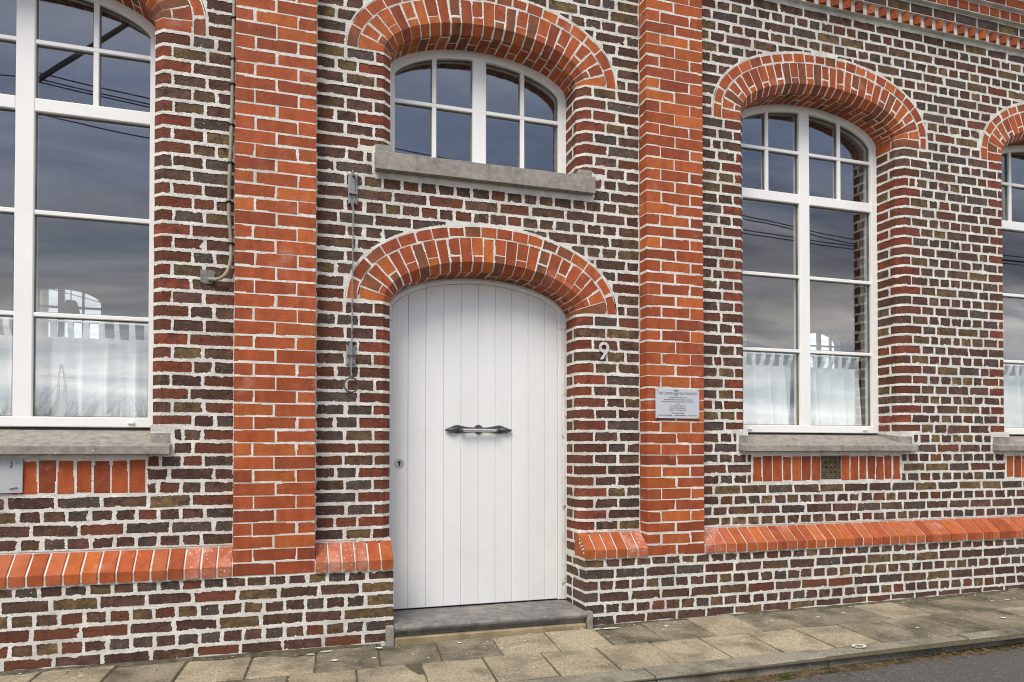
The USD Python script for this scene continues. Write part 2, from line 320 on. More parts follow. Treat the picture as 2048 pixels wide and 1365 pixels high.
# ------------------------------------------------------------------ masonry machinery
DARK = [('brick_brown', 0.36), ('brick_purple', 0.24), ('brick_charcoal', 0.16), ('brick_olive', 0.13), ('brick_rust', 0.11)]
QUOIN = [('brick_ember', 0.50), ('brick_rust', 0.38), ('brick_brown', 0.12)]
RED = [('red_brick', 0.60), ('red_brick_orange', 0.20), ('red_brick_deep', 0.20)]
ARCH = [('red_brick', 0.40), ('red_brick_orange', 0.24), ('red_brick_deep', 0.22), ('red_brick_burnt', 0.14)]


def choose(rng, table):
    w = np.array([t[1] for t in table]); return table[rng.choice(len(table), p=w / w.sum())][0]


class Fold:
    """Sheet map along a path of (x, y) points in plan: u runs along the path, v is z, h is the height out of the surface."""
    def __init__(self, pts, side):
        self.p = np.asarray(pts, float); d = np.diff(self.p, axis=0); l = np.linalg.norm(d, axis=1)
        self.u = np.concatenate([[0], np.cumsum(l)]); d /= l[:, None]
        n = np.column_stack([d[:, 1], -d[:, 0]]) * side
        mN = np.vstack([n[:1], [(a + b) / (1 + a @ b) for a, b in zip(n[:-1], n[1:])], n[-1:]]) if len(n) > 1 else np.vstack([n, n])
        self.n = mN; self.folds = self.u[1:-1]

    def __call__(self, u, v, h):
        x = np.interp(u, self.u, self.p[:, 0]) + h * np.interp(u, self.u, self.n[:, 0])
        y = np.interp(u, self.u, self.p[:, 1]) + h * np.interp(u, self.u, self.n[:, 1])
        return np.column_stack([x, y, v])


class ArchMap:
    """Sheet map over an arch: v is the length along the ring's middle line, u runs from the outer edge down the face, over the chamfer and along the soffit."""
    def __init__(self, cx, a, spring, b, stilt, T, c, y0, yb):
        t = np.linspace(0, np.pi, 400); base = spring + stilt
        P = np.column_stack([cx - a * np.cos(t), base + b * np.sin(t)])
        N = np.column_stack([-np.cos(t) / a, np.sin(t) / b]); N /= np.linalg.norm(N, axis=1, keepdims=True)
        if stilt > 0:
            s = np.linspace(0, stilt, 6)[:-1]
            P = np.vstack([np.column_stack([np.full(5, cx - a), spring + s]), P, np.column_stack([np.full(5, cx + a), (spring + s)[::-1]])])
            N = np.vstack([np.tile([-1.0, 0], (5, 1)), N, np.tile([1.0, 0], (5, 1))])
        mid = P + N * 0.10
        self.s = np.concatenate([[0], np.cumsum(np.linalg.norm(np.diff(mid, axis=0), axis=1))])
        self.P, self.N, self.T, self.c, self.y0, self.yb = P, N, T, c, y0, yb
        self.U = np.array([0, T, T + c * math.sqrt(2), T + c * math.sqrt(2) + (yb - y0 - c)]); self.folds = self.U[1:3]
        self.length = self.s[-1]

    def frame(self, v):
        P = np.column_stack([np.interp(v, self.s, self.P[:, k]) for k in (0, 1)]); N = np.column_stack([np.interp(v, self.s, self.N[:, k]) for k in (0, 1)])
        return P, N / np.linalg.norm(N, axis=1, keepdims=True)

    def __call__(self, u, v, h):
        P, N = self.frame(v)
        r = np.interp(u, self.U, [self.T, 0, -self.c, -self.c]); y = np.interp(u, self.U, [self.y0, self.y0, self.y0 + self.c, self.yb])
        k = math.tan(math.pi / 8)
        hy = np.interp(u, [0, self.U[1], self.U[2], self.U[2] + 1e-6, 9], [-1, -1, -k, 0 * -k, 0]) * h
        hr = np.interp(u, [0, self.U[1] - 1e-6, self.U[1], self.U[2], 9], [0, 0, -k, -1, -1]) * h
        r = r + hr
        return np.column_stack([P[:, 0] + N[:, 0] * r, y + hy, P[:, 1] + N[:, 1] * r])

    def outline(self, r, lo=None):
        q = self.P + self.N * r
        return q


def ragged(poly, rng, amp, step=0.006, rnd=0.005, bites=0.5):
    """The outline that the mortar leaves of a brick: rounded, wavering, with a few smears of mortar over the edge."""
    q = poly.buffer(-rnd).buffer(rnd * 0.95, quad_segs=2)
    out = []
    for p in polys(q):
        c = np.array(p.exterior.segmentize(step).coords)[:-1]; n = len(c)
        if n < 6:
            continue
        t = np.roll(c, -1, 0) - np.roll(c, 1, 0); nn = np.column_stack([t[:, 1], -t[:, 0]]); nn /= np.maximum(np.linalg.norm(nn, axis=1, keepdims=True), 1e-9)
        if not p.exterior.is_ccw:
            nn = -nn
        k = np.arange(n) / n * 2 * np.pi
        d = sum(rng.normal(0, 0.36 / math.sqrt(f)) * np.cos(f * k + rng.uniform(0, 6.3)) for f in (2, 3, 5, 8, 12)) + rng.normal(0, 0.80, n)
        d = d * amp - 0.35 * amp
        for _ in range(rng.poisson(bites)):
            i = rng.integers(n); w = rng.uniform(0.8, 2.6); dist = np.minimum(abs(np.arange(n) - i), n - abs(np.arange(n) - i)); d -= amp * rng.uniform(1.5, 5.0) * np.exp(-(dist / w) ** 2)
        g = Polygon(c + nn * np.clip(d, -0.020, 0.0042)[:, None])
        if not g.is_valid:
            g = g.buffer(0)
        out += polys(g)
    return max(out, key=lambda a: a.area) if out else None


def split_folds(g, folds):
    if len(folds) == 0:
        return polys(g)
    x0, y0, x1, y1 = g.bounds; cuts = [x0 - 1, *[f for f in folds if x0 < f < x1], x1 + 1]
    return [q for a, b in zip(cuts[:-1], cuts[1:]) for q in polys(g.intersection(box(a, y0 - 1, b, y1 + 1)))]


def ring_walls(poly, mp, h0, h1, folds):
    out = []
    for r in [poly.exterior, *poly.interiors]:
        c = np.array(r.coords)[:-1]; n = len(c); i = np.arange(n); j = (i + 1) % n
        v = np.vstack([mp(c[:, 0], c[:, 1], np.full(n, h0)), mp(c[:, 0], c[:, 1], np.full(n, h1))])
        out.append((v, np.vstack([np.column_stack([i, j, j + n]), np.column_stack([i, j + n, i + n])])))
    return out


def brick_solid(poly, mp, h, depth, folds, tilt=(0, 0), seg=None):
    out = []; cx, cy = poly.centroid.coords[0]
    hh = lambda a: h + tilt[0] * (a[:, 0] - cx) + tilt[1] * (a[:, 1] - cy)
    pieces = split_folds(poly, folds)
    for q in pieces:
        if q.area < 1e-7:
            continue
        v, f = tri(q)
        out.append((mp(v[:, 0], v[:, 1], hh(v)), f)); out.append((mp(v[:, 0], v[:, 1], np.full(len(v), -depth)), f))
    rings = poly if len(pieces) < 2 else unary_union(pieces)
    for P in polys(rings):
        c = np.array(P.exterior.coords)[:-1]
        if len(pieces) > 1:                                          # corners on the folds, so that the sides follow them
            e = [];
            for a, b in zip(c, np.roll(c, -1, 0)):
                e.append(a); fs = [f for f in folds if min(a[0], b[0]) + 1e-6 < f < max(a[0], b[0]) - 1e-6]
                for f in sorted(fs, reverse=bool(b[0] < a[0])):
                    e.append(a + (b - a) * (f - a[0]) / (b[0] - a[0]))
            c = np.array(e)
        n = len(c); i = np.arange(n); j = (i + 1) % n
        v = np.vstack([mp(c[:, 0], c[:, 1], hh(c)), mp(c[:, 0], c[:, 1], np.full(n, -depth))])
        out.append((v, np.vstack([np.column_stack([i, j, j + n]), np.column_stack([i, j + n, i + n])])))
    return cat(out)


def masonry(parent, name, mp, strips, rng, amp=0.0022, rnd=0.005, bites=0.5, table=DARK, inset=(0.0008, 0.0032), depth=0.022, brick='brick', limit=300, mortar='mortar', label=None, grow=0.0035, seg=None):
    """strips: [(domain polygon in u-v, [brick polygons in u-v or (polygon, table)])]. One mortar mesh with ragged openings, and behind each opening a brick of its own."""
    mort, bricks = [], []
    for dom, bs in strips:
        holes = []
        for b in bs:
            b, tab = b if isinstance(b, tuple) else (b, table)
            b = b.intersection(dom.buffer(0.004))
            b = max(polys(b), key=lambda a: a.area) if polys(b) else None
            if b is None or b.area < 2.5e-4:
                continue
            r = ragged(b, rng, amp, rnd=rnd, bites=bites)
            if r is None or r.area < 1.5e-4:
                continue
            r = r.intersection(dom)
            r = max(polys(r), key=lambda a: a.area) if polys(r) else None
            if r is None:
                continue
            holes.append(r)
            body = b.buffer(grow, join_style='mitre')
            if seg:
                body = body.segmentize(seg)
            bricks.append((brick_solid(body, mp, -rng.uniform(*inset), depth, mp.folds, (rng.normal(0, 0.006), rng.normal(0, 0.012))), choose(rng, tab), r.area))
        rest = dom.difference(unary_union(holes)) if holes else dom
        if seg:
            rest = rest.segmentize(seg)
        for q in split_folds(rest, mp.folds):
            if q.area > 1e-8:
                v, f = tri(q); mort.append((mp(v[:, 0], v[:, 1], np.zeros(len(v))), f))
        for r in holes:
            mort += ring_walls(r, mp, 0.0, -0.009, mp.folds)
    root = part(parent, name, cat(mort), mortar, label)
    seen = [(b, in_view(b[0][0], 25)) for b in bricks]
    area = []
    for (g, mt, a), s in seen:
        c = g[0].mean(0); z = (c - CAM_POS) @ F2; area.append(a / z ** 2 if s else -1)
    order = np.argsort(area)[::-1]; keep = set(int(i) for i in order[:limit] if area[i] > 0)
    left = {}
    for i, (g, mt, a) in enumerate(bricks):
        if i in keep:
            part(root, brick, g, mt)
        else:
            left.setdefault(mt, []).append(g)
    for mt, gs in left.items():
        part(root, 'brickwork_' + mt.replace('red_brick', 'red').replace('brick_', '').replace('_look', ''), cat(gs), mt, kind='stuff')
    return root


WY = 0.09                 # wall face; the pilasters' and the plinth's face is y = 0
FY = 0.30                 # face of door and window frames
CH = 0.045                # chamfer of the openings' edges
J0, J = 0.012, 0.0148     # a course's top joint measures from the brick tops; the joints themselves are wider
TOPS = [0.666 + 0.0673 * k for k in range(0, 8)] + [1.206, 1.278, 1.346, 1.415, 1.484, 1.555, 1.626, 1.697, 1.769, 1.840, 1.911, 1.981, 2.051, 2.120, 2.191, 2.260, 2.330, 2.400, 2.471, 2.541, 2.611]
while TOPS[-1] < 4.08:
    TOPS.append(TOPS[-1] + 0.0702)
X_END0, X_END1 = -2.35, 8.60


class Opening:
    def __init__(self, cx, a, sill, spring, b, stilt, odd=0.135, even=0.046):
        self.cx, self.a, self.sill, self.spring, self.b, self.stilt = cx, a, sill, spring, b, stilt
        self.arch = ArchMap(cx, a, spring, b, stilt, 0.207, CH, WY, 0.335)
        o = self.arch.outline(0.207); o[0, 1] = o[-1, 1] = spring
        self.arch_poly = Polygon(np.vstack([[cx - a - 0.207, spring], o, [cx + a + 0.207, spring]])).buffer(0)
        i = self.arch.outline(-CH)
        self.hole = Polygon(np.vstack([[cx - a + CH, sill], i, [cx + a - CH, sill]])).buffer(0)
        self.odd, self.even = odd, even


lwin = Opening(-1.025, 0.672, 1.222, 3.25, 0.270, 0.06)
door = Opening(1.377, 0.610, 0.440, 1.925, 0.264, 0.0)
uwin = Opening(1.377, 0.610, 2.775, 3.32, 0.254, 0.0)
rwin = Opening(3.763, 0.678, 1.222, 3.25, 0.272, 0.06)
fwin = Opening(6.040, 0.678, 1.222, 3.25, 0.272, 0.06)
OPENINGS = [lwin, door, uwin, rwin, fwin]
SILLS = [(lwin, -1.76, -0.296, 1.085, 1.225), (uwin, 0.712, 2.038, 2.640, 2.790), (rwin, 3.052, 4.496, 1.092, 1.228), (fwin, 5.235, 6.80, 1.092, 1.228)]
SOLDIERS = [(-1.60, -0.418, 0.882, 1.062), (3.162, 4.384, 0.888, 1.070), (5.374, 6.70, 0.888, 1.070)]

PH_E = '/World/brick_building'
bld = thing('brick_building', 'dark brown brick building with red brick pilasters, arched windows and a white plank door', 'building')


def tooth(o, k, z0, z1):
    """Width of the jamb's quoin on the face at course k, or None where the opening has no jamb."""
    if z1 <= o.sill + 1e-6 or z0 >= o.spring - 1e-6:
        return None
    return (o.odd if k % 2 else o.even) + o._jit[k % 64]


jr = np.random.default_rng(5)
for o in OPENINGS:
    o._jit = jr.normal(0, 0.006, 64)


def course_bricks(x0, x1, k, z0, z1, rng):
    """Brick rectangles of one course between x0 and x1: stretchers in odd courses, headers in even ones."""
    pitch = 0.205 if k % 2 else 0.1022
    ph = (0.1025 if k % 4 == 1 else 0.0) + (0.051 if k % 2 == 0 else 0.0)
    small = 0.066
    xs = [x for x in np.arange(math.ceil((x0 - ph) / pitch) * pitch + ph, x1, pitch)]
    e = [x0] + [x + rng.normal(0, 0.004) for x in xs if x > x0 + small and x < x1 - small] + [x1]
    if k % 2:                                                        # an overlong end piece becomes two bats
        e = [e[0]] + ([(e[0] + e[1]) / 2] if len(e) > 2 and e[1] - e[0] > 0.225 else []) + e[1:-1] + ([(e[-2] + e[-1]) / 2] if len(e) > 2 and e[-1] - e[-2] > 0.225 else []) + [e[-1]]
    out = []
    for i, (a, b) in enumerate(zip(e[:-1], e[1:])):
        l = a + (J / 2 if i else 0.004); r = b - (J / 2 if i < len(e) - 2 else 0.004)
        dz = rng.normal(0, 0.0014, 4); dx = rng.normal(0, 0.0022, 4)
        out.append(Polygon([(l + dx[0], z0 + dz[0]), (r + dx[1], z0 + dz[1]), (r + dx[2], z1 + dz[2]), (l + dx[3], z1 + dz[3])]))
    return out


def wall_bay(name, X0, X1, seed, zlo=0.606, label=None, limit=300):
    rng = np.random.default_rng(seed)
    cut = unary_union([o.arch_poly for o in OPENINGS] + [box(a, z0, b, z1) for _, a, b, z0, z1 in SILLS] + [box(*(s[0], s[2], s[1], s[3])) for s in SOLDIERS])
    strips = []
    edges = [zlo] + [t + J0 / 2 for t in TOPS]
    for k in range(len(edges) - 1):
        zb, zt = edges[k], edges[k + 1]; kk = k
        dom = box(X0, zb, X1, zt)
        levels = sorted({zb, zt, *[z for o in OPENINGS for z in (o.sill, o.spring) if zb < z < zt]})
        stops = []
        for lo, hi in zip(levels[:-1], levels[1:]):
            for o in OPENINGS:
                w = tooth(o, kk, lo, hi)
                if w is not None:
                    g = box(o.cx - o.a - w - J / 2, lo, o.cx + o.a + w + J / 2, hi); dom = dom.difference(g); stops.append(g)
        dom = dom.difference(cut)
        free = [(X0, X1)]
        for g in stops:
            a, _, b, _ = g.bounds; free = [q for (p, r) in free for q in ((p, min(r, a)), (max(p, b), r)) if q[1] - q[0] > 0.02]
        z0, z1 = zb + J / 2, zt - J / 2
        keep_off = cut.buffer(0.008)
        bs = []
        for a, b in free:
            for q in course_bricks(a, b, kk, z0, z1, rng):
                d = q.difference(keep_off) if q.intersects(keep_off) else q
                bs += [p for p in polys(d) if p.area > 4e-4 and (p.bounds[3] - p.bounds[1]) > 0.014]
        for d in polys(dom):
            if d.area > 1e-6:
                strips.append((d, [q for q in bs if q.intersects(d)]))
    return masonry(bld, name, Fold([(X0, WY), (X1, WY)], 1), [(affinity.translate(d, -X0, 0), [affinity.translate(q, -X0, 0) for q in bs]) for d, bs in strips], rng, label=label, limit=limit, amp=0.0015, bites=1.4)


wall_bay('wall', X_END0, -0.004, 11, label='wall left of the nearer red pilaster')
wall_bay('wall', 0.405, 2.348, 12, label='wall between the two red pilasters, round the door')
wall_bay('wall', 2.747, X_END1, 13, label='wall right of the farther red pilaster')


def jamb(o, side, seed, zlo, zhi):
    """The quoins of one side of an opening: face, chamfer and reveal are one folded sheet. side +1: wall to the right of the opening."""
    rng = np.random.default_rng(seed); xa = o.cx + side * o.a; xr = xa - side * CH
    mp = Fold([(xr, 0.345), (xr, WY + CH), (xa, WY), (xa + side * 0.25, WY)], side)
    ur, uc = mp.u[1], mp.u[2]
    edges = [e for e in [0.606 - 0.0673 * 3, 0.606 - 0.0673 * 2, 0.606 - 0.0673, 0.606] + [t + J0 / 2 for t in TOPS]]
    strips = []
    for i in range(len(edges) - 1):
        zb, zt = max(edges[i], zlo), min(edges[i + 1], zhi); kk = i - 3
        if zt - zb < 1e-5:
            continue
        w = (o.odd if kk % 2 else o.even) + o._jit[kk % 64]
        dom = box(0, zb, uc + w + J / 2, zt)
        z0, z1 = zb + J / 2, zt - J / 2; bs = []
        if z1 - z0 > 0.02:
            bs.append((box(ur - 0.045 if kk % 2 else ur - 0.165, z0, uc + w, z1), QUOIN))
            if kk % 2:
                bs.append((box(0.03, z0, ur - 0.045 - J, z1), DARK if rng.random() < .6 else QUOIN))
        strips.append((dom, bs))
    return masonry(bld, 'jamb', mp, strips, rng, amp=0.0015, bites=0.6, brick='quoin_brick', rnd=0.005)


for n, (o, s) in enumerate([(lwin, -1), (lwin, 1), (door, -1), (door, 1), (uwin, -1), (uwin, 1), (rwin, -1), (rwin, 1), (fwin, -1), (fwin, 1)]):
    jamb(o, s, 40 + n, o.sill, o.spring)


def arch_ring(o, seed, n_in, n_out):
    rng = np.random.default_rng(seed); mp = o.arch; Ls = mp.length; ring = 0.0665
    U3 = mp.U[3]
    s1 = []; w = Ls / n_out                                          # outer ring of bricks on edge
    for i in range(n_out):
        dom = box(0, i * w, ring, (i + 1) * w)
        s1.append((dom, [box(0.010, i * w + 0.0066, ring - 0.0068, (i + 1) * w - 0.0066)]))
    mpo = mp
    rt = masonry(bld, 'arch', mpo, s1, rng, amp=0.0011, bites=0.12, rnd=0.003, table=ARCH, brick='ring_brick', inset=(-0.0016, 0.0008), seg=0.02)
    s2 = []; w = Ls / n_in
    for i in range(n_in):
        v0, v1 = i * w, (i + 1) * w; a, b = v0 + 0.0062, v1 - 0.0062
        u_end = U3 - 0.002
        if i % 2 == 0:
            cuts = [ring + 0.006, mp.U[2] + 0.008 + rng.normal(0, .003)]
            bs = [box(ring + 0.007, a, mp.U[2] + 0.024, b), box(mp.U[2] + 0.036, a, u_end, b)]
        else:
            c = ring + 0.095 + rng.normal(0, 0.004)
            bs = [box(ring + 0.007, a, c, b), box(c + 0.0125, a, mp.U[2] + 0.090, b), box(mp.U[2] + 0.101, a, u_end, b)]
        s2.append((box(ring, v0, U3, v1), bs))
    masonry(bld, 'arch_inner_ring', mp, s2, rng, amp=0.0011, bites=0.12, rnd=0.003, table=ARCH, brick='voussoir', inset=(-0.0012, 0.0008), depth=0.018, seg=0.02)


arch_ring(lwin, 61, 29, 23)
arch_ring(door, 62, 25, 19)
arch_ring(uwin, 63, 25, 19)
arch_ring(rwin, 64, 31, 24)
arch_ring(fwin, 65, 31, 24)


def soldiers(x0, x1, z0, z1, seed, vent=None, n=None):
    rng = np.random.default_rng(seed); mp = Fold([(x0, WY), (x1, WY)], 1)
    dom = box(0, z0, x1 - x0, z1); bs = []
    spans = [(x0, x1)] if not vent else [(x0, vent[0]), (vent[1], x1)]
    for a, b in spans:
        k = max(1, round((b - a) / 0.0765)); w = (b - a) / k
        for i in range(k):
            bs.append(box(a + i * w + 0.0068 - x0, z0 + 0.007, a + (i + 1) * w - 0.0068 - x0, z1 - 0.016 + rng.normal(0, 0.002)))
    if vent:
        dom = dom.difference(box(vent[0] - x0, vent[2], vent[1] - x0, vent[3]))
    masonry(bld, 'soldier_course', mp, [(dom, bs)], rng, amp=0.0012, bites=0.15, rnd=0.003, table=RED, brick='soldier_brick', inset=(-0.0012, 0.001))


soldiers(*SOLDIERS[0], 71)
soldiers(*SOLDIERS[1], 72, vent=(3.702, 3.871, 0.900, 1.058))
soldiers(*SOLDIERS[2], 73)

# ventilation grille in the soldier course below the right window
gx0, gx1, gz0, gz1 = 3.703, 3.870, 0.901, 1.057
vent = part(bld, 'air_vent', slab_xz(box(gx0, gz0, gx1, gz1).difference(box(gx0 + .010, gz0 + .010, gx1 - .010, gz1 - .010)), WY - 0.004, WY + 0.03, 0.002), 'cast_grille', 'small square cast grille among the upright red bricks')
gp = []
nx = 4
for i in range(nx):
    for j in range(nx):
        cx, cz = gx0 + .010 + (i + .5) * (gx1 - gx0 - .02) / nx, gz0 + .010 + (j + .5) * (gz1 - gz0 - .02) / nx
        r = (gx1 - gx0 - .02) / nx / 2
        g = Point(cx, cz).buffer(r * .98, quad_segs=4).difference(Point(cx, cz).buffer(r * .66, quad_segs=4))
        for q in range(4):
            g = g.union(affinity.rotate(box(cx - r, cz - .0022, cx + r, cz + .0022), q * 45, origin=(cx, cz)))
        gp.append(slab_xz(g.union(Point(cx, cz).buffer(.005, quad_segs=2)), WY + 0.001, WY + 0.012))
part(vent, 'tracery', cat(gp), 'cast_grille')
part(vent, 'back_plate', boxm(gx0, gx1, WY + 0.03, WY + 0.034, gz0, gz1), 'black_plastic')

# ------------------------------------------------------------------ pilasters
P_EDGE = [0.453 + 0.0] + [0.5215 + 0.0682 * k for k in range(0, 14)]
while P_EDGE[-1] < 2.36:
    P_EDGE.append(P_EDGE[-1] + 0.0712)
while P_EDGE[-1] < 4.40:
    P_EDGE.append(P_EDGE[-1] + 0.0701)


def pilaster(x0, x1, seed, label):
    rng = np.random.default_rng(seed); mp = Fold([(x0, WY + 0.01), (x0, 0), (x1, 0), (x1, WY + 0.01)], 1)
    a, b, c = mp.u[1], mp.u[2], mp.u[3]; W = b - a; strips = []
    for k in range(len(P_EDGE) - 1):
        z0, z1 = P_EDGE[k], P_EDGE[k + 1]; lo, hi = z0 + .0066, z1 - .0066
        jj = lambda: rng.normal(0, .0022)
        if k % 2 == 0:
            e = [0.010, a + W / 2 + jj(), c - 0.010]
        else:
            e = [0.010, a + 0.094 + jj(), a + W - 0.094 + jj(), c - 0.010]
        bs = [box(e[i] + (0.0072 if i else 0), lo + rng.normal(0, .0008), e[i + 1] - (0.0072 if i < len(e) - 2 else 0), hi + rng.normal(0, .0008)) for i in range(len(e) - 1)]
        strips.append((box(0, z0, c, z1), bs))
    masonry(bld, 'pilaster', mp, strips, rng, amp=0.0009, bites=0.12, rnd=0.0025, table=RED, brick='pilaster_brick', inset=(-0.0012, 0.0008), label=label)


pilaster(0.0, 0.401, 81, 'red pilaster left of the door')
pilaster(2.352, 2.744, 82, 'red pilaster right of the door')

# ------------------------------------------------------------------ plinth with its sloping coping
PL_EDGE = [-0.03, 0.053, 0.1195, 0.1885, 0.2575, 0.3265, 0.3945, 0.4535]


def plinth(x0, x1, end_l, end_r, seed, label, phase=0.0):
    rng = np.random.default_rng(seed); pts = []
    if end_l:
        pts.append((x0, 0.345))
    pts += [(x0, 0), (x1, 0)]
    if end_r:
        pts.append((x1, 0.345))
    mp = Fold(pts, 1); strips = []; off = 0.345 if end_l else 0.0; tot = mp.u[-1]
    for k in range(len(PL_EDGE) - 1):
        z0, z1 = PL_EDGE[k], PL_EDGE[k + 1]; head = k % 2 == 0 and k > 0
        head = k in (2, 4, 6)
        pitch = 0.1022 if head else 0.2065
        lo, hi = z0 + J / 2, z1 - J / 2
        e = [0.03 if end_l else 0.0]; st = (0.10 if head else 0.195)
        if end_l:
            x = off + ((0.090 if k == 4 else 0.128) if head else (0.088 if k == 3 else 0.192)); e.append(off - (0.195 if head or k == 3 else 0.095)); e.append(x)
        else:
            x = (phase + (0.051 if head else 0.0) + (0.1 if k % 4 == 1 else 0)) % pitch
            if x > 0.03:
                e.append(x)
        stop = tot - (0.345 if end_r else 0) - (0.06 if head else 0.12)
        while x + pitch < stop:
            x += pitch * (1 + rng.normal(0, 0.015)); e.append(x)
        if end_r:
            e.append(tot - 0.345 + (0.195 if head else 0.095))
        e.append(tot - (0.03 if end_r else 0))
        bs = []
        for i in range(len(e) - 1):
            dz = rng.normal(0, 0.0016, 4); dx = rng.normal(0, 0.002, 4); l, r = e[i] + J / 2, e[i + 1] - J / 2
            bs.append(Polygon([(l + dx[0], lo + dz[0]), (r + dx[1], lo + dz[1]), (r + dx[2], hi + dz[2]), (l + dx[3], hi + dz[3])]))
        strips.append((box(0, z0, tot, z1), bs))
    masonry(bld, 'plinth', mp, strips, rng, amp=0.0016, bites=1.4, label=label)


plinth(X_END0, 0.815, False, True, 91, 'plinth left of the door')
plinth(1.9385, X_END1, True, False, 92, 'plinth right of the door')


def coping(x0, x1, seed, label, n=None):
    rng = np.random.default_rng(seed); n = n or round((x1 - x0) / 0.0762); w = (x1 - x0) / n
    g = group_of(bld, 'coping', label); jn = []
    prof = lambda d: [(-0.013 + d, 0.457), (-0.016 + d, 0.507 + rng.normal(0, .0015)), (0.001 + d, 0.521), (WY + 0.005, 0.599), (WY + 0.06, 0.599), (WY + 0.06, 0.457)]
    keep = []
    for i in range(n):
        a, b = x0 + i * w + 0.0042, x0 + (i + 1) * w - 0.0042
        msh = extrude_x(prof(float(np.clip(rng.normal(0, 0.0026), -.006, .0045))), a + rng.normal(0, .0008), b, 0.003)
        mt = choose(rng, [('coping_brick_look', .45), ('red_brick', .3), ('red_brick_orange', .25)])
        if -0.26 < a < 0.0 or 0.4 < a < 0.66 or 2.18 < a < 2.35 or 2.74 < a < 2.83:
            mt = 'coping_bloomed'
        if in_view(msh[0], 20):
            part(g, 'coping_brick', msh, mt)
        else:
            keep.append(msh)
    if keep:
        part(g, 'brickwork', cat(keep), 'red_brick', kind='stuff')
    part(g, 'mortar_bed', extrude_x([(-0.005, 0.450), (-0.007, 0.503), (0.006, 0.5155), (WY + 0.003, 0.5880), (WY + 0.003, 0.607), (WY + 0.05, 0.607), (WY + 0.05, 0.450)], x0 + 0.0045 * (x0 in (1.932,)), x1 - 0.0045 * (x1 == 0.816)), 'mortar')


coping(X_END0, -0.0008, 95, 'sloping red coping left of the nearer pilaster')
coping(0.4018, 0.816, 96, 'short sloping red coping beside the door, left', 6)
coping(1.932, 2.3512, 97, 'short sloping red coping beside the door, right', 6)
coping(2.7448, X_END1, 98, 'sloping red coping right of the farther pilaster')
# perforations of the coping's end brick, filled with mortar
dots = []
for r in range(2):
    for i in range(4):
        y, z = 0.010 + 0.020 * i, 0.494 + 0.0165 * i + 0.023 * r - 0.004
        d = trimesh.creation.cylinder(radius=0.0062, height=0.004, sections=8); d.apply_transform(trimesh.transformations.rotation_matrix(np.pi / 2, [0, 1, 0])); d.apply_translation((1.9352, y, z)); dots.append((d.vertices, d.faces))
part(bld, 'mortar_plug', cat(dots), 'mortar', kind='stuff')

# mortar fillet at the foot of the plinth
rng = np.random.default_rng(7)


def ground_z(x):
    x = np.asarray(x, float); return 0.052 + 0.040 * (1 - np.exp(-((x - 1.2) / 4.6) ** 2))


for a, b in ((X_END0, 0.77), (1.972, X_END1)):
    xs = np.arange(a, b + .01, 0.02); n = len(xs); gz = ground_z(xs) - 0.004
    wob = 0.012 * meshkit.fbm(np.column_stack([xs * 6, xs * 0, xs * 0]), 4, 3); wob2 = 0.016 * meshkit.fbm(np.column_stack([xs * 9, xs * 0 + 5, xs * 0]), 4, 9)
    v = np.vstack([np.column_stack([xs, np.full(n, 0.004), gz + 0.006 + wob2]), np.column_stack([xs, -0.004 - wob * .5, gz + 0.004 + wob2 * .8]), np.column_stack([xs, -0.010 - wob * 1.6, gz - 0.002])])
    i = np.arange(n - 1)
    part(bld, 'mortar_fillet', (v, np.vstack([np.column_stack([i + k * n, i + 1 + k * n, i + 1 + (k + 1) * n]) for k in (0, 1)] + [np.column_stack([i + k * n, i + 1 + (k + 1) * n, i + (k + 1) * n]) for k in (0, 1)])), 'mortar_grey')

# ------------------------------------------------------------------ window sills
for o, a, b, z0, z1 in SILLS:
    xl, xr = o.cx - o.a + CH + 0.002, o.cx + o.a - CH - 0.002
    up = o is uwin; f0 = 0.036 if not up else 0.038
    zb, zf = (1.091, 1.130) if not up else (2.646, 2.744)
    if o is lwin:
        zb, zf = 1.080, 1.121
    back = 1.219 if not up else 2.790
    s = group_of(bld, 'window_sill')
    body = extrude_x([(f0, zb), (f0, zf - 0.003), (f0 + 0.004, zf), (0.37, back), (0.37, zb)], a + 0.006, b - 0.006, 0.003)
    part(s, 'sill_stone', body, 'bluestone')
    for p, q in ((a + 0.008, xl), (xr, b - 0.008)):
        st = zf + (WY - f0) * (back - zf) / (0.37 - f0)
        part(s, 'stool', extrude_x([(WY - 0.002, st - 0.03), (WY - 0.002, st + 0.048), (0.34, back + 0.004), (0.34, st - 0.03)], p, q, 0.003), 'bluestone')
    part(s, 'mortar_bed', cat([boxm(a, b, WY - 0.0006, WY + 0.03, z0 - 0.0, zb + 0.004), boxm(a, xl - 0.001, WY - 0.0006, 0.344, zb + 0.004, z1), boxm(xr + 0.001, b, WY - 0.0006, 0.344, zb + 0.004, z1)]), 'mortar')

# ------------------------------------------------------------------ windows


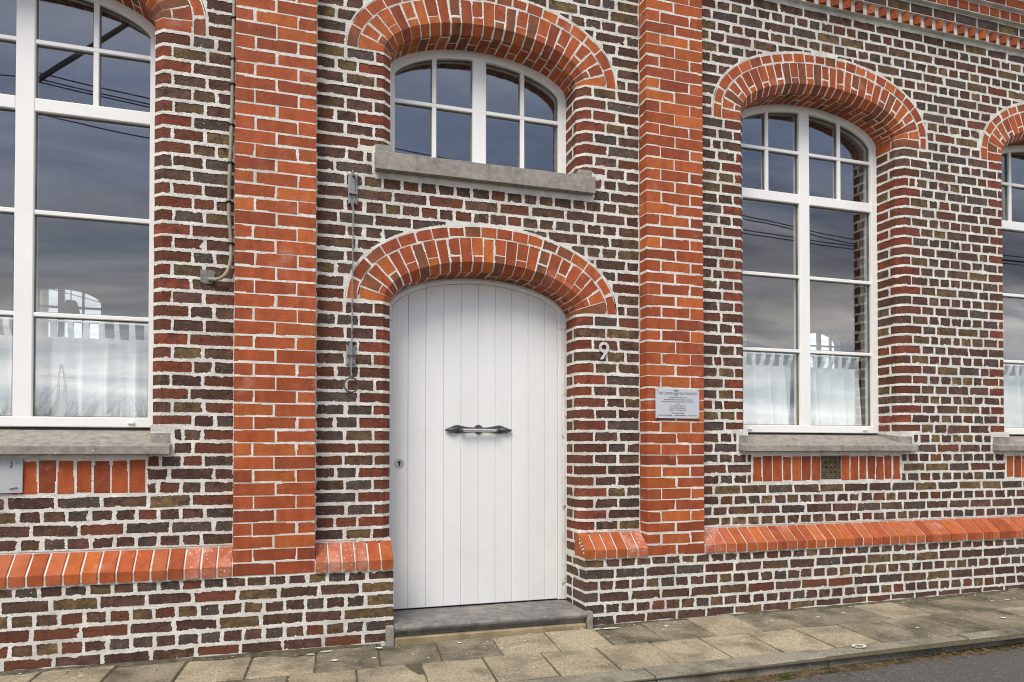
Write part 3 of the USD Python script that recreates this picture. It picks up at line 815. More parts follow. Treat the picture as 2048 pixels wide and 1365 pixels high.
def window(o, vbars, hbars, transom, label, caps=(), frame=0.058):
    g = group_of(bld, 'window', label)
    hole = o.hole; base = o.sill if o is not uwin else 2.79
    hole = hole.intersection(box(-99, base - 0.004, 99, 99))
    x0, _, x1, zt = hole.bounds
    outer = hole.buffer(0.010, join_style='mitre').intersection(box(-99, base - 0.004, 99, 99))
    inner = hole.buffer(-frame + 0.006).buffer(0.004).intersection(box(-99, base + 0.046, 99, 99))
    inner = inner.simplify(0.0006)
    part(g, 'frame', slab_xz(outer.simplify(0.0006).difference(inner), FY, FY + 0.075, 0.004), 'window_white')
    mull = box(o.cx - 0.043, base, o.cx + 0.043, zt).intersection(inner.buffer(0.006))
    part(g, 'mullion', slab_xz(mull, FY + 0.003, FY + 0.07, 0.004), 'window_white')
    cells = inner.difference(mull); seals = []
    if transom:
        t = box(x0, transom[0], x1, transom[1]).intersection(inner.buffer(0.006)).difference(mull.buffer(0.0))
        for q in polys(t):
            part(g, 'transom', slab_xz(q, FY + 0.0045, FY + 0.072, 0.004), 'window_white')
        cells = cells.difference(t)
    bars = []
    for z0, z1 in hbars:
        bars.append(box(x0, z0, x1, z1))
    for a, z0 in vbars:
        bars.append(box(o.cx + a - 0.0132, z0, o.cx + a + 0.0132, zt))
    free = cells
    hb = unary_union(bars[:len(hbars)]) if hbars else Polygon()
    for i, bpoly in enumerate(bars):
        q = bpoly.intersection(cells.buffer(0.003))
        if i >= len(hbars):
            q = q.difference(hb)
        for p in polys(q):
            if p.area > 1e-4:
                part(g, 'glazing_bar', slab_xz(p, FY + 0.010, FY + 0.060, 0.003), 'window_white')
    panes = cells.difference(unary_union(bars)) if bars else cells
    for p in polys(panes):
        if p.area < 1e-3:
            continue
        q = p.buffer(0.004)
        part(g, 'pane', slab_xz(q, FY + 0.030, FY + 0.034), 'glass')
        seals.append(slab_xz(p.buffer(0.003, join_style='mitre').difference(p.buffer(-0.0045, join_style='mitre')), FY + 0.024, FY + 0.044))
    part(g, 'glazing_seal', cat(seals), 'glazing_seal')
    for cx in caps:
        part(g, 'drain_cap', bevel_box(cx - 0.017, cx + 0.017, FY - 0.012, FY + 0.003, base + 0.014, base + 0.026, 0.003), 'window_white')
    return g


TALL = dict(hbars=[(1.784, 1.806), (2.310, 2.333), (3.192, 3.215)], transom=(2.840, 2.908))
vb = lambda d, z: [(-d, z), (d, z)]
window(lwin, vb(0.320, 2.9), label='tall arched window cut off by the left edge', caps=(lwin.cx + 0.50, lwin.cx - 0.5), **TALL)
window(uwin, vb(0.279, 2.79), [(3.158, 3.181)], None, 'small arched window over the door')
window(rwin, vb(0.308, 2.9), label='tall arched window right of the farther pilaster', caps=(rwin.cx - 0.47, rwin.cx + 0.51), **TALL)
window(fwin, vb(0.308, 2.9), label='tall arched window cut off by the right edge', caps=(), **TALL)

# ------------------------------------------------------------------ door
d = group_of(bld, 'door', 'white plank door under the arch')
DB = 0.160
dh = door.hole.union(box(door.cx - door.a + CH, DB, door.cx + door.a - CH, 0.6))
dx0, _, dx1, dzt = dh.bounds
leaf = dh.buffer(-0.036).intersection(box(-9, DB + 0.006, 9, 9)).union(box(dx0 + 0.036, DB + 0.006, dx1 - 0.056, 0.6))
leaf = leaf.intersection(box(-9, 0, dx1 - 0.056, 9)).simplify(0.0006)
frame_ring = dh.buffer(0.008, join_style='mitre').difference(leaf.buffer(0.0015)).intersection(box(-9, DB + 0.002, 9, 9))
lf = [q for q in polys(frame_ring.intersection(box(-9, 1.86, 9, 9)))]
part(d, 'door_frame', slab_xz(unary_union(lf), FY, FY + 0.09, 0.006), 'white_paint')
bead = dh.buffer(-0.006).difference(dh.buffer(-0.022)).intersection(box(-9, 1.955, 9, 9))
part(d, 'door_frame', slab_xz(bead, FY - 0.008, FY + 0.004, 0.004), 'white_paint')
part(d, 'door_post', slab_xz(box(dx1 - 0.0545, DB + 0.002, dx1 - 0.026, 1.858), FY + 0.003, FY + 0.09, 0.003), 'white_paint')
part(d, 'door_post', slab_xz(box(dx1 - 0.026, DB + 0.002, dx1 + 0.008, 1.858), FY - 0.006, FY + 0.09, 0.006), 'worn_paint')
part(d, 'door_post', slab_xz(box(dx0 - 0.008, DB + 0.002, dx0 + 0.0345, 1.858), FY + 0.002, FY + 0.09, 0.003), 'white_paint')
xs = [dx0 + 0.03] + [0.9435 + 0.1072 * k for k in range(0, 9)] + [dx1]
for a, b in zip(xs[:-1], xs[1:]):
    pl = leaf.intersection(box(a + 0.0006, 0, b - 0.0006, 9))
    if not pl.is_empty:
        part(d, 'plank', slab_xz(pl, FY + 0.012, FY + 0.040, 0.0028), 'white_paint')
part(d, 'backing', slab_xz(leaf, FY + 0.036, FY + 0.05), 'white_paint')
part(d, 'weather_strip', boxm(dx0, dx1, FY + 0.02, FY + 0.06, DB - 0.01, DB + 0.0055), 'black_plastic')
# pull handle: a waisted cast plate with scrolled ends, two posts and a round steel bar
hx, hz, hy = 1.372, 1.2235, FY + 0.012
half = [(0, 0.011), (0.06, 0.013), (0.105, 0.021), (0.128, 0.026), (0.150, 0.022), (0.172, 0.013), (0.186, 0.009), (0.194, 0.0)]
prof = [(x, z) for x, z in half] + [(x, -z) for x, z in half[::-1]]
plate = Polygon([(hx + x, hz + z) for x, z in prof]).union(Polygon([(hx - x, hz + z) for x, z in prof])).union(Point(hx, hz).buffer(0.028, quad_segs=6))
part(d, 'handle_plate', slab_xz(plate, hy - 0.008, hy, 0.003), 'iron_dark')
for s in (-1, 1):
    knob = []
    e = trimesh.creation.icosphere(2, 1.0); e.apply_scale((0.034, 0.016, 0.015)); e.apply_translation((hx + s * 0.162, hy - 0.016, hz - 0.004)); knob.append((e.vertices, e.faces))
    e = trimesh.creation.icosphere(1, 1.0); e.apply_scale((0.012, 0.009, 0.009)); e.apply_translation((hx + s * 0.197, hy - 0.015, hz - 0.005)); knob.append((e.vertices, e.faces))
    e = trimesh.creation.icosphere(1, 1.0); e.apply_scale((0.010, 0.008, 0.008)); e.apply_translation((hx + s * 0.176, hy - 0.020, hz - 0.014)); knob.append((e.vertices, e.faces))
    part(d, 'handle_scroll', cat(knob), 'iron_dark', smooth=True)
    c = trimesh.creation.cylinder(radius=0.0125, height=0.016, sections=14); c.apply_transform(trimesh.transformations.rotation_matrix(np.pi / 2, [0, 1, 0])); c.apply_translation((hx + s * 0.112, hy - 0.034, hz - 0.007))
    part(d, 'handle_post', cat([(c.vertices, c.faces), bevel_box(hx + s * 0.112 - .006, hx + s * 0.112 + .006, hy - 0.034, hy - 0.004, hz - .016, hz + .016, .003)]), 'iron_dark', smooth=40)
part(d, 'handle_bar', tube([(hx - 0.108, hy - 0.035, hz - 0.007), (hx, hy - 0.035, hz - 0.007), (hx + 0.108, hy - 0.035, hz - 0.007)], 0.0098, 14), 'steel', smooth=40)
c = trimesh.creation.cylinder(radius=0.0265, height=0.006, sections=28); c.apply_transform(trimesh.transformations.rotation_matrix(np.pi / 2, [1, 0, 0])); c.apply_translation((0.892, hy - 0.002, 1.021))
part(d, 'lock_plate', (c.vertices, c.faces), 'lock_metal', smooth=40)
part(d, 'keyhole', slab_xz(Point(0.892, 1.025).buffer(0.0085, quad_segs=4).union(box(0.8885, 1.004, 0.8955, 1.025)), hy - 0.0062, hy), 'black_plastic')
# small dings in the paint
for x, z in ((1.475, 1.178), (1.462, 1.182), (1.10, 0.72), (1.62, 0.52)):
    part(d, 'paint_chip', slab_xz(Point(x, z).buffer(0.0024, quad_segs=2), hy - 0.0004, hy + 0.001), 'iron_grey')

# stone doorstep
st = group_of(bld, 'doorstep')
L0, L1 = 0.8155, 1.938
nose = [(0.36, 0.100), (0.36, 0.157), (0.02, 0.153), (-0.018, 0.151), (-0.030, 0.146), (-0.036, 0.136), (-0.034, 0.124), (-0.024, 0.118), (-0.020, 0.110), (-0.006, 0.106), (-0.004, 0.088), (0.02, 0.084)]
part(st, 'tread', extrude_x(nose, L0 + 0.001, L1 - 0.001, 0), 'step_stone', smooth=30)
part(st, 'riser', bevel_box(L0 + 0.002, L1 - 0.004, -0.036, 0.05, 0.02, 0.0855, 0.006), 'sandstone')
part(st, 'end_block', bevel_box(0.772, 0.814, -0.037, 0.05, 0.02, 0.152, 0.005), 'bluestone')
part(st, 'end_block', bevel_box(1.9395, 1.976, -0.037, 0.05, 0.02, 0.152, 0.005), 'bluestone')

# ------------------------------------------------------------------ cornice under the eaves
rng = np.random.default_rng(33)
cn = group_of(bld, 'cornice', 'stepped brick cornice with a row of dog-tooth bricks')
cx0, cx1 = X_END0, X_END1
part(cn, 'mortar_core', extrude_x([(WY, TOPS[-1] + J0 / 2), (WY + 0.0, 4.112), (0.060, 4.114), (0.060, 4.182), (0.034, 4.186), (0.034, 4.262), (0.002, 4.266), (0.002, 4.340), (-0.028, 4.344), (-0.028, 4.62), (0.4, 4.62), (0.4, TOPS[-1] + J0 / 2)], cx0, cx1), 'mortar')
far = {}


def crow(name, x0, x1, pitch, gap, y, z0, z1, tab):
    x = x0
    while x < x1:
        g = bevel_box(x + gap / 2, x + pitch - gap / 2, y + rng.normal(0, .001), y + 0.05, z0, z1, 0.003); mt = choose(rng, tab)
        if in_view(g[0], 10):
            part(cn, name, g, mt)
        else:
            far.setdefault(mt, []).append(g)
        x += pitch


x = cx0
while x < cx1:                                                       # dog-tooth: each brick shows a corner
    w = 0.046 + rng.normal(0, 0.001)
    v = np.array([(x + .051 + sx, yy, z) for z in (4.120, 4.180) for sx, yy in ((-w, WY - 0.02), (-0.004, 0.026), (w, WY - 0.02))])
    g = (v, np.array([[0, 1, 4], [0, 4, 3], [1, 2, 5], [1, 5, 4], [2, 0, 3], [2, 3, 5], [0, 2, 1], [3, 4, 5]]))
    if in_view(v, 10):
        part(cn, 'dogtooth_brick', g, choose(rng, RED))
    else:
        far.setdefault('red_brick', []).append(g)
    x += 0.102
crow('stretcher_brick', cx0, cx1, 0.206, 0.013, 0.030, 4.190, 4.252, [('brick_charcoal', .5), ('brick_purple', .3), ('brick_olive', .2)])
crow('header_brick', cx0, cx1, 0.1, 0.011, -0.002, 4.272, 4.332, RED)
crow('stretcher_brick', cx0, cx1, 0.206, 0.011, -0.032, 4.350, 4.410, RED)
crow('stretcher_brick', cx0 + .1, cx1, 0.206, 0.011, -0.032, 4.421, 4.481, RED)
for mt, gs in far.items():
    part(cn, 'brickwork_' + mt.replace('brick_', ''), cat(gs), mt, kind='stuff')

# ------------------------------------------------------------------ inside of the building and its far side
BY = 9.3
core = box(X_END0, -0.05, X_END1, 4.6)
for o in OPENINGS:
    core = core.difference(o.hole.buffer(-0.002) if o is not door else dh)
core = core.difference(box(*(dx0, -0.1, dx1, 0.5)))
part(bld, 'front_wall_core', slab_xz(core.simplify(0.001), 0.352, 0.46), 'plaster')
backw = box(X_END0 - 2.6, -0.05, 13.6, 4.6); bwin = []
for k in range(-0, 7):
    cx = -3.2 + 2.477 * k
    t = np.linspace(0, np.pi, 40); bp = Polygon(np.vstack([[cx - .62, 1.3], np.column_stack([cx - .62 * np.cos(t), 3.47 + .285 * np.sin(t)]), [cx + .62, 1.3]])); bwin.append((cx, bp)); backw = backw.difference(bp)
part(bld, 'rear_wall', slab_xz(backw, BY, BY + 0.35), 'plaster')
for cx, bp in bwin:
    g = group_of(bld, 'rear_window')
    inn = bp.buffer(-0.045); bars = unary_union([box(cx - .045, 1.3, cx + .045, 4), box(cx - .33, 2.9, cx - .30, 4), box(cx + .30, 2.9, cx + .33, 4), box(cx - 1, 2.84, cx + 1, 2.91), box(cx - 1, 3.40, cx + 1, 3.43), box(cx - 1, 1.78, cx + 1, 1.81), box(cx - 1, 2.31, cx + 1, 2.34)]).intersection(bp)
    part(g, 'frame', slab_xz(bp.difference(inn).union(bars), BY + 0.10, BY + 0.16), 'window_white')
    part(g, 'pane', slab_xz(inn, BY + 0.12, BY + 0.124), 'glass')
XL, XR = X_END0 - 2.6, 13.6
part(bld, 'side_wall', boxm(XL - 0.3, XL, 0.3, BY + .35, -0.05, 4.6), 'plaster')
part(bld, 'side_wall', boxm(XR, XR + 0.3, 0.3, BY + .35, -0.05, 4.6), 'plaster')
part(bld, 'front_end_wall', boxm(XL, X_END0, 0.10, 0.46, -0.05, 4.6), 'far_brick')
part(bld, 'front_end_wall', boxm(X_END1, XR, 0.10, 0.46, -0.05, 4.6), 'far_brick')
part(bld, 'floor', boxm(XL - 0.2, XR + 0.2, 0.40, BY + 0.2, 0.02, 0.16), 'room_floor')
part(bld, 'ceiling', boxm(XL - 0.2, XR + 0.2, 0.36, BY + 0.2, 4.42, 4.5), 'ceiling_wood')
rf = [(-0.25, 4.60), (-0.25, 4.68), (BY / 2, 7.4), (BY + .6, 4.68), (BY + .6, 4.60)]
part(bld, 'roof', extrude_x(rf, XL - 0.4, XR + 0.4), 'roof_tile')

# ------------------------------------------------------------------ things hanging inside


def curtain(x0, x1, seed, label):
    rng = np.random.default_rng(seed); c = thing('curtain', label, 'curtain')
    keys(c, group='cafe curtains in the lower panes')
    nx, nz = 110, 14; u = np.linspace(0, 1, nx); zs = np.linspace(1.235, 1.700, nz)
    ph = rng.uniform(0, 6.28, 4); nf = (x1 - x0) / 0.125
    X, Z = np.meshgrid(x0 + u * (x1 - x0), zs); t = (Z - 1.235) / 0.465
    U = np.tile(u, (nz, 1)) + 0.012 * np.sin(3.1 * t + ph[0]) * (1 - t)
    A = 0.046 * (1 - 0.60 * t)
    Yc = 0.440 + A * (np.sin(2 * np.pi * nf * U + ph[1] + 0.5 * np.sin(2 * np.pi * 1.7 * U + ph[2])) + 0.35 * np.sin(2 * np.pi * nf * 1.9 * U + ph[3]))
    v = np.stack([X, Yc, Z], -1).reshape(-1, 3); i, j = np.meshgrid(np.arange(nx - 1), np.arange(nz - 1)); p = (j * nx + i).ravel()
    part(c, 'cloth', (v, np.vstack([np.column_stack([p, p + 1, p + nx + 1]), np.column_stack([p, p + nx + 1, p + nx])])), 'curtain_cloth', smooth=True)
    hem = np.stack([X[-3:], Yc[-3:] - 0.0022, Z[-3:]], -1).reshape(-1, 3); q = p[p < 2 * nx]
    i, j = np.meshgrid(np.arange(nx - 1), np.arange(2)); q = (j * nx + i).ravel()
    part(c, 'heading', (hem, np.vstack([np.column_stack([q, q + 1, q + nx + 1]), np.column_stack([q, q + nx + 1, q + nx])])), 'curtain_cloth', smooth=True)
    n = max(3, round((x1 - x0) / 0.072))
    for k in range(n):
        cx = x0 + 0.02 + (x1 - x0 - 0.04) * k / (n - 1); s = rng.normal(0, .003)
        y = np.interp(cx, X[-1], Yc[-1])
        pts = [(cx, y - .002, 1.69), (cx + s * .5, 0.418, 1.745), (cx + s, 0.414, 1.778), (cx + s, 0.425, 1.790), (cx + s, 0.436, 1.778), (cx + s * .5, 0.430, 1.745), (cx, y + .003, 1.69)]
        w = 0.0165 + rng.normal(0, .001)
        v = np.vstack([[(a - w * (1.0 if zz < 1.7 else .82), b, zz), (a + w * (1.0 if zz < 1.7 else .82), b, zz)] for a, b, zz in pts]); m = np.arange(len(pts) - 1) * 2
        part(c, 'tab', (v, np.vstack([np.column_stack([m, m + 1, m + 3]), np.column_stack([m, m + 3, m + 2])])), 'curtain_cloth')
    part(c, 'rod', tube([(x0 - .01, 0.425, 1.783), ((x0 + x1) / 2, 0.425, 1.783), (x1 + .01, 0.425, 1.783)], 0.0055, 8), 'window_white')


for o, nm, ends in ((lwin, 'left window', ('at the picture edge', 'in the half next to the brick jamb')), (rwin, 'window right of the pilaster', ('in its left half', 'in its right half')), (fwin, 'far right window', ('at the picture edge', 'outside the picture'))):
    for k, (a, b) in enumerate(((o.cx - 0.600, o.cx - 0.012), (o.cx + 0.012, o.cx + 0.575))):
        if o is fwin and k == 1:
            continue
        curtain(a, b, 200 + int(o.cx * 7) + k, f'white tab-top half curtain of the {nm} {ends[k]}')
for n, (x, y, z, lab) in enumerate([(-1.477, 3.0, 2.29, 'dark pendant lamp hanging behind the left window'), (3.10, 3.2, 2.02, 'dark pendant lamp hanging behind the window right of the pilaster')]):
    p = thing('pendant_lamp', lab, 'lamp')
    prof = np.array([[0.012, 0.075], [0.035, 0.072], [0.048, 0.055], [0.075, -0.06], [0.078, -0.075], [0.072, -0.072], [0.044, 0.045], [0.012, 0.060]])
    s = trimesh.creation.revolve(prof, sections=20); s.apply_translation((x, y, z))
    part(p, 'lamp_shade', (s.vertices, s.faces), 'lamp_grey', smooth=40)
    part(p, 'cord', tube([(x, y, z + 0.07), (x, y, 3.2), (x, y, 4.42)], 0.004, 6), 'black_plastic')

# ------------------------------------------------------------------ things fixed to the front
# house number 9
n9 = thing('house_number', 'white numeral 9 screwed to the brown bricks right of the door', 'house number')
ncx, ncz = 2.103, 1.7225
ring9 = Point(ncx, ncz).buffer(0.0338, quad_segs=12).union(Polygon([(ncx + 0.0335, ncz - 0.006), (ncx + 0.029, ncz - 0.019), (ncx - 0.006, ncz - 0.0735), (ncx - 0.0265, ncz - 0.0735), (ncx + 0.003, ncz - 0.028)])).difference(Point(ncx, ncz).buffer(0.0165, quad_segs=8))
part(n9, 'numeral', slab_xz(ring9, WY - 0.012, WY - 0.007, 0.001), 'number_white')
for px, pz in ((ncx - 0.024, ncz + 0.004), (ncx + 0.006, ncz - 0.05)):
    part(n9, 'spacer', boxm(px - .003, px + .003, WY - 0.013, WY + 0.002, pz - .003, pz + .003), 'iron_grey')

# commemorative plaque
pq = thing('plaque', 'pale grey plaque with small dark lettering and a shield on the red pilaster', 'sign')
px0, px1, pz0, pz1 = 2.4025, 2.7045, 1.2915, 1.4725
part(pq, 'plate', slab_xz(box(px0, pz0, px1, pz1), -0.014, -0.008, 0.001), 'sign_plate')


def lettering(text, h, cx, zb, width=None, bold=False):
    t = meshkit.text_mesh(text, h, 0.0006, bold); v = np.array(t.vertices); w = v[:, 0].max() - v[:, 0].min(); v[:, 0] -= v[:, 0].min()
    s = 1.0 if width is None else width / w
    v[:, 0] = v[:, 0] * s - w * s / 2 + cx
    return np.column_stack([v[:, 0], -0.0142 - v[:, 2], v[:, 1] + zb]), np.array(t.faces)


pc = (px0 + px1) / 2
part(pq, 'lettering', lettering('DE LINDE', 0.0135, px0 + 0.068, 1.4385, 0.094), 'sign_ink')
part(pq, 'lettering', lettering('WIJTSCHATE', 0.0135, px0 + 0.2235, 1.4385, 0.122), 'sign_ink')
for txt, z, w in (('Vrij Onderwijs 1908-1972', 1.4165, 0.130), ('Zondagskapel tot het Heilig Jaar 2000', 1.4035, 0.192), ('Viering 25 jaar Lindecomité op 21 mei 2000', 1.3910, 0.224), ('met', 1.3785, 0.018),
                  ('E.H. deken Paul Mol', 1.3655, 0.105), ('pastoor Remi Bekaert', 1.3525, 0.110), ('diaken Luc Vanderyver', 1.3400, 0.120), ('Het Lindecomité', 1.3210, 0.086), ('Gerard Leerhanghe  -  Valère Elslander  -  Anny Samoy', 1.3075, 0.268)):
    part(pq, 'lettering', lettering(txt, 0.0068, pc, z, w), 'sign_ink')
sx = px0 + 0.139
sh = Polygon([(sx - .0155, 1.4665), (sx + .0155, 1.4665), (sx + .0155, 1.440), (sx, 1.4275), (sx - .0155, 1.440)])
em = sh.difference(sh.buffer(-0.0022)).union(Point(sx, 1.4545).buffer(.0085, quad_segs=6).difference(Point(sx, 1.4545).buffer(.0066, quad_segs=6)).intersection(box(sx - 1, 1.4535, sx + 1, 2))).union(box(sx - .012, 1.4445, sx + .012, 1.4465)).union(box(sx - .001, 1.447, sx + .001, 1.459)).union(Polygon([(sx - .003, 1.4385), (sx + .010, 1.4405), (sx + .004, 1.4365)]))
part(pq, 'shield', slab_xz(em, -0.0149, -0.0138), 'sign_ink')
for x in (px0 + .010, px1 - .008):
    for z in (pz0 + .008, pz1 - .008):
        c = trimesh.creation.cylinder(radius=0.003, height=0.003, sections=8); c.apply_transform(trimesh.transformations.rotation_matrix(np.pi / 2, [1, 0, 0])); c.apply_translation((x, -0.015, z)); part(pq, 'screw', (c.vertices, c.faces), 'iron_grey')

# bell pull: two cut plates, a twisted rod and a ring
bp = thing('bell_pull', 'grey iron bell pull with two notched plates, a long rod and a ring', 'bell pull')


def bell_plate(cx, z0, z1, w, spread):
    h = z1 - z0; a = w / 2
    P = Polygon([(cx - a, z0 + .022), (cx - a * spread, z0 + .008), (cx - a * .55, z0 + .022), (cx - a * .45, z0 + .022), (cx, z0 - .022), (cx + a * .45, z0 + .022), (cx + a * .55, z0 + .022), (cx + a * spread, z0 + .008), (cx + a, z0 + .022),
                 (cx + a, z1 - .022), (cx + a * spread, z1 - .008), (cx + a * .55, z1 - .022), (cx, z1 + .016), (cx - a * .55, z1 - .022), (cx - a * spread, z1 - .008), (cx - a, z1 - .022)])
    return slab_xz(P.buffer(0), WY - 0.010, WY - 0.004, 0.0012)


part(bp, 'upper_plate', bell_plate(0.599, 2.432, 2.628, 0.050, 1.12), 'iron_grey')
part(bp, 'lower_plate', bell_plate(0.592, 1.548, 1.686, 0.050, 1.05), 'iron_grey')
part(bp, 'lever', cat([slab_xz(Polygon([(0.590, 2.50), (0.612, 2.50), (0.606, 2.60), (0.600, 2.625), (0.594, 2.60)]), WY - 0.020, WY - 0.011, 0.001), boxm(0.578, 0.592, WY - 0.036, WY - 0.010, 2.498, 2.506), boxm(0.606, 0.622, WY - 0.034, WY - 0.010, 2.497, 2.506)]), 'iron_grey')
e = trimesh.creation.icosphere(2, 0.0095); e.apply_translation((0.604, WY - 0.024, 2.598)); part(bp, 'pivot_bolt', (e.vertices, e.faces), 'iron_dark', smooth=True)
zz = np.linspace(1.496, 2.470, 90); tw = (zz - 1.5) * 90
part(bp, 'rod', tube(np.column_stack([0.5935 + (zz - 1.5) * 0.0085 + 0.0012 * np.cos(tw), np.full(90, WY - 0.022) + 0.0012 * np.sin(tw), zz]), 0.0046 + 0.0009 * np.sin(tw * 2), 7), 'iron_grey', smooth=True)
part(bp, 'rod_guide', cat([boxm(0.576, 0.611, WY - 0.030, WY - 0.026, 1.610, 1.616), boxm(0.574, 0.580, WY - 0.030, WY - 0.008, 1.608, 1.618), boxm(0.607, 0.613, WY - 0.030, WY - 0.008, 1.608, 1.618)]), 'iron_dark')
t = np.linspace(0, 2 * np.pi, 32, endpoint=False)
part(bp, 'ring', tube(np.column_stack([0.593 + 0.0385 * np.cos(t), np.full(32, WY - 0.022) + 0.004 * np.sin(t), 1.4525 + 0.0395 * np.sin(t)]), 0.0045, 8, closed=True), 'iron_dark', smooth=True)

# conduit along the near pilaster
cd = thing('conduit', 'beige plastic conduit running down beside the red pilaster', 'pipe')
key = np.array([(-0.0135, 0.066, 4.05), (-0.012, 0.066, 3.46), (-0.017, 0.064, 3.19), (-0.0195, 0.064, 2.93), (-0.026, 0.064, 2.665), (-0.033, 0.065, 2.40), (-0.031, 0.066, 2.30), (-0.024, 0.066, 2.21), (-0.021, 0.066, 2.14), (-0.024, 0.064, 2.075), (-0.040, 0.060, 2.022), (-0.064, 0.056, 1.990), (-0.095, 0.058, 1.978), (-0.122, 0.068, 1.982), (-0.130, 0.085, 1.984), (-0.131, 0.11, 1.984)])
from scipy.interpolate import PchipInterpolator, CubicSpline
s = np.concatenate([[0], np.cumsum(np.linalg.norm(np.diff(key, axis=0), axis=1))])
pt = CubicSpline(s, key)(np.linspace(0, s[-1], 90))
part(cd, 'pipe', tube(pt, 0.0098, 12), 'grey_plastic', smooth=True)
for z in (3.356, 3.139, 3.007, 2.793, 2.593, 2.388, 2.172):
    x = np.interp(z, key[::-1, 2], key[::-1, 0]); yv = 0.066
    t = np.linspace(-0.3, np.pi * 1.3, 12)
    part(cd, 'clip', tube(np.vstack([np.column_stack([x + 0.0135 * np.cos(t + np.pi), yv - 0.0135 * np.sin(t), np.full(12, z)]), [[x + 0.020, yv + 0.01, z - 0.003]]]), 0.0050, 6), 'black_plastic')
rr = np.random.default_rng(3); t = np.linspace(0, 2 * np.pi, 26, endpoint=False); rad = 0.040 * (1 + 0.45 * (meshkit.fbm(np.column_stack([np.cos(t) * 1.6, np.sin(t) * 1.6, t * 0]), 4, 8) - .5) * 2 + rr.normal(0, .05, 26))
part(cd, 'filler_patch', slab_xz(Polygon(np.column_stack([-0.138 + rad * np.cos(t) * .95, 1.997 + rad * 0.9 * np.sin(t)])).buffer(0), WY - 0.0045, WY + 0.004, 0.002), 'filler')

# white board with two hooks, cut off by the picture's left edge
wb = thing('white_board', 'white board with two dark hooks under the left sill, cut off by the picture edge', 'board')
part(wb, 'panel', slab_xz(Polygon([(-1.42, 0.890), (-0.954, 0.893), (-0.952, 1.0535), (-1.42, 1.058)]), WY - 0.011, WY - 0.004, 0.0015), 'board_white')
for pts in ([(-1.000, WY - 0.012, 1.044), (-0.998, WY - 0.015, 1.030), (-0.999, WY - 0.013, 1.019), (-1.006, WY - 0.013, 1.017)], [(-1.006, WY - 0.012, 0.912), (-0.995, WY - 0.015, 0.915), (-0.982, WY - 0.015, 0.919), (-0.972, WY - 0.013, 0.918)]):
    part(wb, 'hook', tube(np.array(pts), 0.0018, 6), 'iron_dark')
part(wb, 'nail', boxm(-0.978, -0.974, WY - 0.013, WY - 0.005, 1.035, 1.039), 'iron_dark')

# ------------------------------------------------------------------ ground, pavement, kerb, road


def kerb_y(x):
    return -0.905 + 0.038 * (np.asarray(x, float) - 2.4) * 0.6


def pave_z(x, y):
    return ground_z(x) + 0.018 * np.minimum(np.asarray(y, float), 0)


ROAD_DROP = 0.066
field = keys(usdkit.mesh(stage, path_of(None, 'field'), (np.array([(-900, -900, -0.35), (900, -900, -0.35), (900, 900, -0.35), (-900, 900, -0.35)], float), np.array([[0, 1, 2], [0, 2, 3]])), M['soil']).GetPrim(), 'flat open field reaching to the horizon', 'field', kind='structure')
xs = np.concatenate([np.arange(-30, -3, 1.5), np.arange(-3, 10, 0.25), np.arange(10, 41, 1.5)]); ys = np.array([-6.3, -5, -3, -1.6, -1.25, -1.0, -0.80])
Xg, Yg = np.meshgrid(xs, ys); Zg = pave_z(Xg, -0.9) - ROAD_DROP + 0.006 * np.exp(-((Yg + 3.2) / 1.6) ** 2)
gi, gj = np.meshgrid(np.arange(len(xs) - 1), np.arange(len(ys) - 1)); p = (gj * len(xs) + gi).ravel(); nxs = len(xs)
keys(usdkit.mesh(stage, path_of(None, 'road'), (np.stack([Xg, Yg, Zg], -1).reshape(-1, 3), np.vstack([np.column_stack([p, p + 1, p + nxs + 1]), np.column_stack([p, p + nxs + 1, p + nxs])])), M['asphalt']).GetPrim(), 'dark grey asphalt road in front of the kerb', 'road', kind='structure')
pv = UsdGeom.Xform.Define(stage, path_of(None, 'pavement')).GetPrim(); keys(pv, 'pavement of worn beige concrete slabs along the building', 'pavement', kind='structure')
ys = np.array([-0.92, -0.6, -0.3, 0.0, 0.4]); Xg, Yg = np.meshgrid(xs, ys); Zg = pave_z(Xg, Yg) - 0.0062
gi, gj = np.meshgrid(np.arange(len(xs) - 1), np.arange(len(ys) - 1)); p = (gj * nxs + gi).ravel()
part(pv, 'joint_bed', (np.stack([Xg, Yg, Zg], -1).reshape(-1, 3), np.vstack([np.column_stack([p, p + 1, p + nxs + 1]), np.column_stack([p, p + nxs + 1, p + nxs])])), 'joint_dirt')


